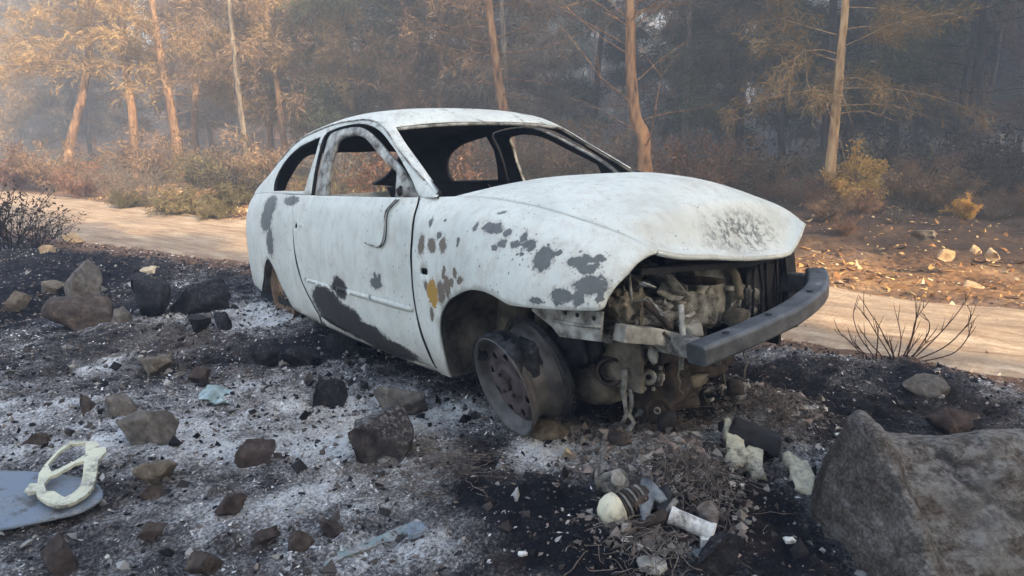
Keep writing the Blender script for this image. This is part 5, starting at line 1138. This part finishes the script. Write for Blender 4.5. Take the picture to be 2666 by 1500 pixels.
for i, (nm, pix, Y, r0, bk, lf, lb, kw) in enumerate(NAMED):
    kw = dict(kw); kw['nb'] = int(kw['nb']*(1.0 if Y < 16 else 1.3)); kw['tufts'] = int(kw['tufts']*(1.1 if Y < 16 else 1.4)); kw['bare'] = kw.get('bare', 0)//2; kw['bw'] *= 1.1
    P = px_trunk(pix, Y, 9.5 if Y < 16 else 12, i); tree(nm, P, r0, r0*.35, 100+i, bk, lf, lb, **kw)

# slender pines deeper in the wood: a few built, many copied
ORD = ['leftmost']+['%s from the left' % w for w in 'second third fourth fifth sixth seventh eighth ninth tenth eleventh twelfth thirteenth fourteenth fifteenth sixteenth seventeenth eighteenth nineteenth twentieth'.split()]
ORD += ['twenty-%s from the left' % w for w in 'first second third fourth fifth sixth seventh eighth ninth'.split()]+['thirtieth from the left']+['thirty-%s from the left' % w for w in 'first second third fourth fifth sixth seventh eighth ninth'.split()]
def variant(seed, H, r, leaf, bark, **kw):
    rg = random.Random(seed); P = [Vector((0, 0, -.1))]
    for i in range(8): P.append(P[-1]+Vector((rg.uniform(-.09, .09), rg.uniform(-.09, .09), H/8)))
    mb, V, Fq = tree_parts(P, r, r*.3, seed, **kw); tm = raw_mesh('trunk', mb.V, mb.F, True); tm.materials.append(BM_[bark]); cm = raw_mesh('crown', V, Fq, False); cm.materials.append(FM[leaf]); return tm, cm
kw0 = dict(nb=62, h0=.10, blen=2.2, tufts=24, nbl=10, bl=.30, bw=.036, sides=7)
VAR = dict(orange=[variant(1, 12, .12, 'orange', 'warm', **kw0), variant(2, 11, .10, 'orange', 'grey', **kw0)], brown=[variant(3, 12, .11, 'brown', 'grey', **kw0), variant(4, 13, .12, 'brown', 'warm', **kw0)],
           grey=[variant(5, 12, .10, 'grey', 'dark', **kw0), variant(6, 13, .11, 'grey', 'grey', **kw0)], green=[variant(7, 12, .13, 'green', 'dark', **kw0), variant(8, 13, .12, 'green', 'dark', **kw0)])
DESC = dict(orange='scorched orange pine', brown='brown-needled pine', grey='grey twiggy pine', green='dull green pine')
rg = random.Random(77); spots = []
tries = 0
while len(spots) < 110 and tries < 6000:
    tries += 1; Y = 17+46*rg.random()**1.25; X = rg.uniform(-.98, .98)*Y
    if Y < yf(X)+5.5: continue
    if any((X-a)**2+(Y-b)**2 < (1.5+.02*Y)**2 for a, b, _ in spots): continue
    u = X/Y; r_ = rg.random()
    if u < -.25: k = 'orange' if r_ < .45 else 'brown' if r_ < .8 else 'grey'
    elif u < .1: k = 'grey' if r_ < .4 else 'green' if r_ < .72 else 'brown'
    else: k = 'green' if r_ < .68 else 'grey' if r_ < .9 else 'brown'
    spots.append((X, Y, k))
for k in VAR:
    for near_ in (True, False):
        S = sorted([s for s in spots if s[2] == k and (s[1] < 36) == near_], key=lambda s: s[0]/s[1])
        for i, (X, Y, _) in enumerate(S):
            tm, cm = VAR[k][rg.randint(0, 1)]; e = empty('pine_tree', (X, Y, gz(X, Y))); e.rotation_euler = (rg.uniform(-.05, .05), rg.uniform(-.06, .06), rg.uniform(0, 6.28)); s = rg.uniform(.8, 1.15); e.scale = (s, s, s)
            link('trunk', tm, e); link('crown', cm, e)
            tag(e, '%s %s, %s of its kind' % (DESC[k], 'in the middle of the wood' if near_ else 'deep in the hazy wood', ORD[min(i, len(ORD)-1)]), 'tree', 'slender pines in the wood')
# far wood: reads as one mass
def far_wood():
    ng = np.random.default_rng(5); VV = []; FF = []; off = 0; cols = []
    mb = MB(); rgl = random.Random(6)
    for i in range(150):
        Y = ng.uniform(62, 125); X = ng.uniform(-1, 1)*Y*.92; z0 = gz(X, Y); H = ng.uniform(9, 14)
        mb.tube([(X, Y, z0-.2), (X+ng.normal(0, .3), Y, z0+H*.5), (X+ng.normal(0, .4), Y, z0+H)], [.16, .12, .04], 5)
        n = 620; h = ng.uniform(.08, 1, n); rr = (1.9*(1.1-h)+.4)*np.sqrt(ng.uniform(0, 1, n)); a = ng.uniform(0, 6.28, n)
        c = np.stack([X+rr*np.cos(a), Y+rr*np.sin(a), z0+h*H], -1); d = np.stack([np.cos(a), np.sin(a), ng.normal(-.1, .4, n)], -1)+ng.normal(0, .5, (n, 3))
        V, Fq = blades(c, d, ng.uniform(.4, .9, n), ng.uniform(.07, .16, n), ng); VV.append(V); FF.append(Fq+off); off += len(V)
    o = link('far_wood', raw_mesh('far_wood', np.concatenate(VV), np.concatenate(FF), False), None, FM['brown']); o['kind'] = 'stuff'; tag(o, 'far pine wood fading into grey smoke behind the trees', 'wood')
    mb.build('far_trunks', BM_['grey'], o)
far_wood()

# shrubs
def shrub_parts(seed, H, W, stems, tufts, nbl, bl, bw, rs=.010, droop=.1):
    rg = random.Random(seed); ng = np.random.default_rng(seed); mb = MB(); TB = []; TD = []
    for k in range(stems):
        a = rg.uniform(0, 6.283); o = Vector((math.cos(a)*W*.12*rg.random(), math.sin(a)*W*.12*rg.random(), -.03)); d = Vector((math.cos(a)*W/H*rg.uniform(.1, .9), math.sin(a)*W/H*rg.uniform(.1, .9), 1)); L = H*rg.uniform(.6, 1.1); Q = [o]
        for i in range(6):
            Q.append(Q[-1]+d.normalized()*L/6); d = d+Vector((rg.uniform(-.3, .3), rg.uniform(-.3, .3), rg.uniform(-.25, .12)-droop))
        mb.tube(Q, [rs*(1-.85*i/6) for i in range(7)], 4, False)
        for i in range(5):
            j = rg.randint(1, 5); dd = (Q[j+1]-Q[j]).normalized()+Vector((rg.uniform(-1, 1), rg.uniform(-1, 1), rg.uniform(-.4, .6)))*.8
            S = [Q[j], Q[j]+dd.normalized()*L*.14, Q[j]+dd.normalized()*L*.26+Vector((0, 0, rg.uniform(-.03, .04)))]
            mb.tube(S, [rs*.45, rs*.35, rs*.15], 3, False)
            if tufts: m_ = max(1, tufts//4); TB.append(along(S, ng.uniform(.3, 1, m_))); TD.append(np.tile(np.array(dd.normalized()), (m_, 1)))
        if tufts: TB.append(along(Q, ng.uniform(.3, 1, tufts))); TD.append(np.tile(np.array(d.normalized()), (tufts, 1)))
    V = Fq = None
    if tufts:
        c = np.repeat(np.concatenate(TB), nbl, 0); d = np.repeat(np.concatenate(TD), nbl, 0)
        c = c+ng.normal(0, bl*.6, c.shape); d = d*.5+ng.normal(0, .8, d.shape); V, Fq = blades(c, d, ng.uniform(.6, 1.3, len(c))*bl, ng.uniform(.6, 1.3, len(c))*bw, ng)
    return mb, V, Fq
def shrub_var(seed, leaf, bark, **kw):
    mb, V, Fq = shrub_parts(seed, **kw); tm = raw_mesh('stem', mb.V, mb.F, True); tm.materials.append(BM_[bark]); cm = None
    if V is not None: cm = raw_mesh('foliage', V, Fq, False); cm.materials.append(FM[leaf])
    return tm, cm
def put_shrub(var, p, s, label, cat='shrub', group=None, rz=None, name='shrub', r_=random.Random(3)):
    e = empty(name, p); e.scale = (s, s, s*r_.uniform(.85, 1.15)); e.rotation_euler = (0, 0, r_.uniform(0, 6.28) if rz is None else rz)
    link('stem', var[0], e)
    if var[1] is not None: link('foliage', var[1], e)
    return tag(e, label, cat, group)
SV = dict(burnt=shrub_var(27, 'dark', 'dark', H=.95, W=1.0, stems=20, tufts=3, nbl=3, bl=.05, bw=.022, rs=.008), olive=shrub_var(21, 'olive', 'grey', H=.9, W=1.1, stems=26, tufts=14, nbl=6, bl=.07, bw=.022), rust=shrub_var(22, 'rust', 'grey', H=1.0, W=1.0, stems=26, tufts=11, nbl=5, bl=.08, bw=.020),
          dark=shrub_var(23, 'dark', 'dark', H=.8, W=.9, stems=26, tufts=12, nbl=5, bl=.06, bw=.022), gold=shrub_var(24, 'gold', 'warm', H=1.0, W=.8, stems=22, tufts=20, nbl=8, bl=.07, bw=.024),
          twig=shrub_var(25, 'grey', 'grey', H=1.1, W=1.0, stems=30, tufts=5, nbl=3, bl=.08, bw=.010), brown=shrub_var(26, 'brown', 'grey', H=1.1, W=1.1, stems=26, tufts=12, nbl=6, bl=.08, bw=.018))
SH = [ # pixel of foot, forced distance or None, size, kind, label
 ((470, 545), 11.6, .75, 'olive', 'olive-green scrub bush at the road edge left of the car'), ((560, 560), 10.9, .5, 'olive', 'low olive scrub right beside the car rear'), ((395, 520), 13.0, .8, 'twig', 'grey twiggy bush left of the olive scrub'),
 ((300, 505), 14.0, 1.0, 'twig', 'bare grey scrub at the road edge under the reddish pine'), ((215, 490), 15.0, 1.0, 'rust', 'reddish dry scrub under the leaning orange trunk'), ((120, 470), 16.5, 1.2, 'brown', 'brown dry scrub left of the leaning orange trunk'), ((30, 465), 17, 1.3, 'rust', 'reddish scrub at the left edge beyond the road'),
 ((620, 500), 14.0, 1.0, 'dark', 'dark bush at the foot of the tall thin pale pine'), ((530, 470), 16.0, 1.1, 'olive', 'tall olive bush behind the grey twiggy bush'), ((690, 470), 16.5, 1.5, 'brown', 'brown bush behind the car rear pillar'), ((420, 455), 18.0, 1.5, 'brown', 'brown bush below the leaning tan pine'),
 ((1010, 470), 12.5, 1.4, 'rust', 'reddish scrub seen through the near door window'), ((1200, 470), 13.0, 1.5, 'rust', 'reddish brown scrub seen through the far quarter window'), ((1440, 470), 13.5, 1.5, 'brown', 'brown scrub seen through the far door window'), ((1330, 470), 15.0, 1.5, 'twig', 'grey twiggy scrub behind the leaning orange-barked trunk'), ((880, 470), 14, 1.4, 'twig', 'grey scrub behind the car roof pillar'),
 ((1790, 470), 10.8, 1.3, 'rust', 'reddish-brown dry bush right of the crooked pine'), ((1880, 490), 11.5, 1.2, 'brown', 'brown twiggy bush behind the bonnet'), ((2010, 500), 11.0, .55, 'rust', 'small reddish dry bush left of the golden trunk'), ((1960, 480), 13.0, 1.6, 'dark', 'dark undergrowth left of the golden trunk'),
 ((2205, 530), 9.4, .75, 'gold', 'golden dry bush hugging the foot of the golden sunlit trunk'), ((2130, 575), 9.3, .45, 'rust', 'low rusty bush left of the golden trunk foot'), ((2375, 575), 9.0, .75, 'brown', 'pale brown dry bush on the verge right of the golden bush'), ((2425, 585), 8.8, .45, 'twig', 'bare curled twigs on the verge beside the pale brown bush'),
 ((2510, 620), 8.0, .28, 'gold', 'tiny yellow shrub on the right verge'), ((2640, 600), 8.4, .45, 'rust', 'rusty dry shrub at the right edge'), ((2300, 520), 12.0, 1.5, 'dark', 'dark bush behind the golden dry bush'), ((2460, 520), 12.0, 1.5, 'dark', 'dark undergrowth at the foot of the twin dark trunks'), ((2620, 530), 11.5, 1.5, 'dark', 'dark bush at the right edge under the trees'), ((2560, 560), 10.0, .9, 'dark', 'low dark bush right of the twin dark trunks'),
 ((1700, 460), 14.0, 1.5, 'twig', 'grey scrub behind the far door pillar'), ((1560, 465), 14.5, 1.5, 'brown', 'brown scrub behind the windscreen corner'), ((2090, 540), 10.2, .6, 'rust', 'low reddish scrub behind the tip of the bonnet'),
 ((2250, 590), 8.6, .4, 'rust', 'small rusty tuft right of the golden trunk on the verge'), ((2330, 620), 7.9, .3, 'twig', 'small grey twigs on the litter below the pale brown bush'), ((2480, 600), 8.6, .5, 'brown', 'small brown bush left of the tiny yellow shrub'), ((2580, 615), 8.2, .4, 'twig', 'small grey twigs right of the tiny yellow shrub'), ((2150, 610), 8.2, .35, 'brown', 'small brown tuft behind the end of the bumper beam'), ((2420, 545), 10.5, .9, 'rust', 'rusty bush before the twin dark trunks'), ((2270, 555), 10.0, .8, 'twig', 'grey twiggy bush right behind the golden bush'), ((2200, 640), 7.4, .25, 'rust', 'tiny rusty tuft low on the right verge'),
 ((330, 540), 12.6, .5, 'olive', 'low olive scrub at the road edge farthest left'), ((600, 525), 12.0, .7, 'olive', 'olive scrub just behind the low olive scrub by the car rear'), ((20, 650), 7.6, .95, 'burnt', 'black leafy scorched shrub at the left edge before the road'), ((85, 640), 7.7, .8, 'burnt', 'thin black twiggy shrub right of the leafy scorched shrub'), ((-60, 660), 7.2, 1.1, 'burnt', 'tall black shrub cut by the left edge'), ((140, 615), 8.4, .45, 'burnt', 'small black shrub nearest the road on the left'),
]
for (u, v), Y, s, k, lb in SH:
    p = atY(u, v, Y); put_shrub(SV[k], (p.x, Y, gz(p.x, Y)), s, lb)
# dense undergrowth deep in the wood: uncountable
def undergrowth():
    ng = np.random.default_rng(8); n = 60000
    Y = 11+34*ng.random(n)**1.4; X = ng.uniform(-.9, .9, n)*Y; k = (Y > yf(X)+np.where(X > 2, 1.5, 2.2)) & (fbm2(X*.5, Y*.5, 3, 3) > -.15); X = X[k]; Y = Y[k]; n = len(X)
    h = np.clip(.7+.9*fbm2(X*.35, Y*.35, 3, 8), .15, 1.6)*ng.random(n)**1.3; c = np.stack([X, Y, G(X, Y)+h], -1)
    d = ng.normal(0, 1, (n, 3))+np.array([0, 0, .6]); V, Fq = blades(c, d, ng.uniform(.08, .3, n), ng.uniform(.012, .03, n), ng)
    o = link('undergrowth', raw_mesh('undergrowth', V, Fq, False), None, FM['olive']); o['kind'] = 'stuff'; tag(o, 'dry brown undergrowth covering the floor of the wood', 'undergrowth')
undergrowth()

# bare burnt stems on the bank, right
def cB(l): return [(2000+x*.4142, 500+y*.4142) for x, y in l]
STEMS = [[(600, 1025), (580, 1010), (500, 930), (440, 875)], [(620, 1030), (600, 1010), (530, 940), (500, 850)], [(660, 1030), (640, 1000), (570, 900), (535, 780), (550, 700)], [(770, 1040), (750, 1000), (680, 890), (620, 790), (560, 720)], [(790, 1045), (780, 1010), (700, 850), (640, 760), (570, 650)], [(680, 1030), (690, 900), (680, 830)], [(800, 1050), (790, 1040), (770, 950), (760, 940)], [(815, 1050), (835, 920), (810, 790)], [(840, 1055), (900, 920), (930, 800), (1015, 680)], [(860, 1055), (910, 900), (930, 780), (920, 650)], [(900, 1050), (1000, 900), (1015, 830), (1000, 800)], [(900, 1060), (1050, 920), (1190, 760), (1280, 620)], [(890, 1070), (1100, 980), (1230, 860), (1275, 780), (1250, 710)], [(910, 1075), (1150, 1020), (1250, 920), (1280, 820)], [(850, 1055), (900, 980), (920, 950)], [(720, 1035), (640, 950), (590, 880)], [(870, 1060), (960, 980), (1060, 860)]]
sr = gp(2352, 938, .07); be = empty('bare_shrub', (sr.x, sr.y, gz(sr.x, sr.y))); tag(be, 'bare burnt shrub of thin curved stems on the bank before the road', 'shrub')
rg = random.Random(12)
for k, s in enumerate(STEMS):
    px = cB(s); dy = rg.uniform(-.14, .14); n = len(px); P = []
    for i, (u, v) in enumerate(spl(px, 4)): P.append(atY(u, v, sr.y+dy*i/(4*n))-be.location)
    P[0].z = min(P[0].z, -.02)
    MB().tube(P, [(.0062 if k == 6 else .0042)*(1-.7*i/len(P)) for i in range(len(P))], 5).build('stem', BM_['stem'], be, True)
    for q in range(3):
        i = rg.randint(len(P)//3, len(P)-2); d = (P[i+1]-P[i]).normalized()*rg.uniform(.03, .08)+Vector((rg.uniform(-.04, .04), rg.uniform(-.03, .03), rg.uniform(.0, .04)))
        MB().tube([P[i], P[i]+d*.6, P[i]+d+Vector((0, 0, .012))], [.0022, .0017, .0009], 4).build('twig', BM_['stem'], be, True)
# bent dry branches below the golden bush
def cC(l): return [(1900+x*.483, y*.483) for x, y in l]
for k, (l, lb) in enumerate((([(690, 1030), (740, 1070), (780, 1100), (800, 1150), (812, 1205)], 'bent dry branch arching down to the verge from the golden bush'), ([(650, 1140), (700, 1120), (780, 1115), (850, 1105)], 'pale fallen branch lying level behind the arching branch'), ([(1010, 1105), (1050, 1150), (1090, 1165), (1125, 1145)], 'curled pale branch right of the fallen branch'))):
    P = [atY(u, v, 9.1+.2*k) for u, v in spl(cC(l), 4)]; b = P[-1].copy(); o = MB().tube([p-b for p in P], [.018*(1-.4*i/len(P)) for i in range(len(P))], 6).build('dry_branch', BM_['warm'], None, True); o.location = b; tag(o, lb, 'branch')

# unseen dense pines, added to shade the car and the burnt ground
kwd = dict(nb=80, h0=.05, blen=2.3, tufts=26, nbl=12, bl=.30, bw=.06, sides=7, spread=1.6)
DV = [variant(31, 8.9, .12, 'green', 'dark', **kwd), variant(32, 8.5, .12, 'green', 'dark', **kwd)]
TV = [variant(33, 14, .16, 'green', 'dark', nb=60, h0=.38, blen=3.0, tufts=24, nbl=12, bl=.4, bw=.07, sides=7, spread=1.4)]
rg = random.Random(31); D0 = 19
for r_ in range(2):
    for k in range(12):
        x = -10.5+19*(k+.5*r_)/12; y = float(yn(x)); p = Vector((x, y, 0))+SUN_DIR*(D0+1.9*r_+rg.uniform(-.4, .4)); tm, cm = DV[rg.randint(0, 1)]
        e = empty('shade_pine', (p.x, p.y, gz(p.x, p.y))); s = rg.uniform(.95, 1.05)*(1 if x < -.5 else .88); e.scale = (s, s, s); e.rotation_euler = (0, 0, rg.uniform(0, 6.28)); link('trunk', tm, e); link('crown', cm, e)
        tag(e, 'dense low pine added for shade behind the photographer, out of the picture', 'tree', 'shade pines added behind the photographer')
for k, (x, y) in enumerate(((15.5, -1.5), (17.5, -2.2), (19.5, .5), (22.5, -4.0), (22, -2.5), (26.5, -7), (25.5, -4), (28, -6.5), (27, -1), (31, -3), (23, 1.5), (30, 2), (33, -7), (34, 1), (12.5, 1.0), (16, 2.5))):  # unseen tall pines, added to shade the wood behind the car
    e = empty('tall_shade_pine', (x, y, gz(x, y))); e.rotation_euler = (0, 0, k); e.scale = (1.35, 1.35, 1.35); link('trunk', TV[0][0], e); link('crown', TV[0][1], e)
    tag(e, 'tall pine added for shade behind the photographer, out of the picture', 'tree', 'tall shade pines added behind the photographer')

# smoke haze filling the wood
hm = bpy.data.materials.new('smoke_haze'); hm.use_nodes = True; hn = hm.node_tree.nodes; hn.remove(hn['Principled BSDF'])
pv = hn.new('ShaderNodeVolumePrincipled'); pv.inputs['Color'].default_value = (.70, .82, .98, 1); pv.inputs['Density'].default_value = .0135; pv.inputs['Anisotropy'].default_value = .1
hm.node_tree.links.new(pv.outputs[0], hn['Material Output'].inputs['Volume'])
hz = MB().box((0, 150, 10.2), (840, 940, 26.0)).build('haze', hm); hz['kind'] = 'stuff'; tag(hz, 'thin blue-grey smoke haze hanging in the wood', 'haze')
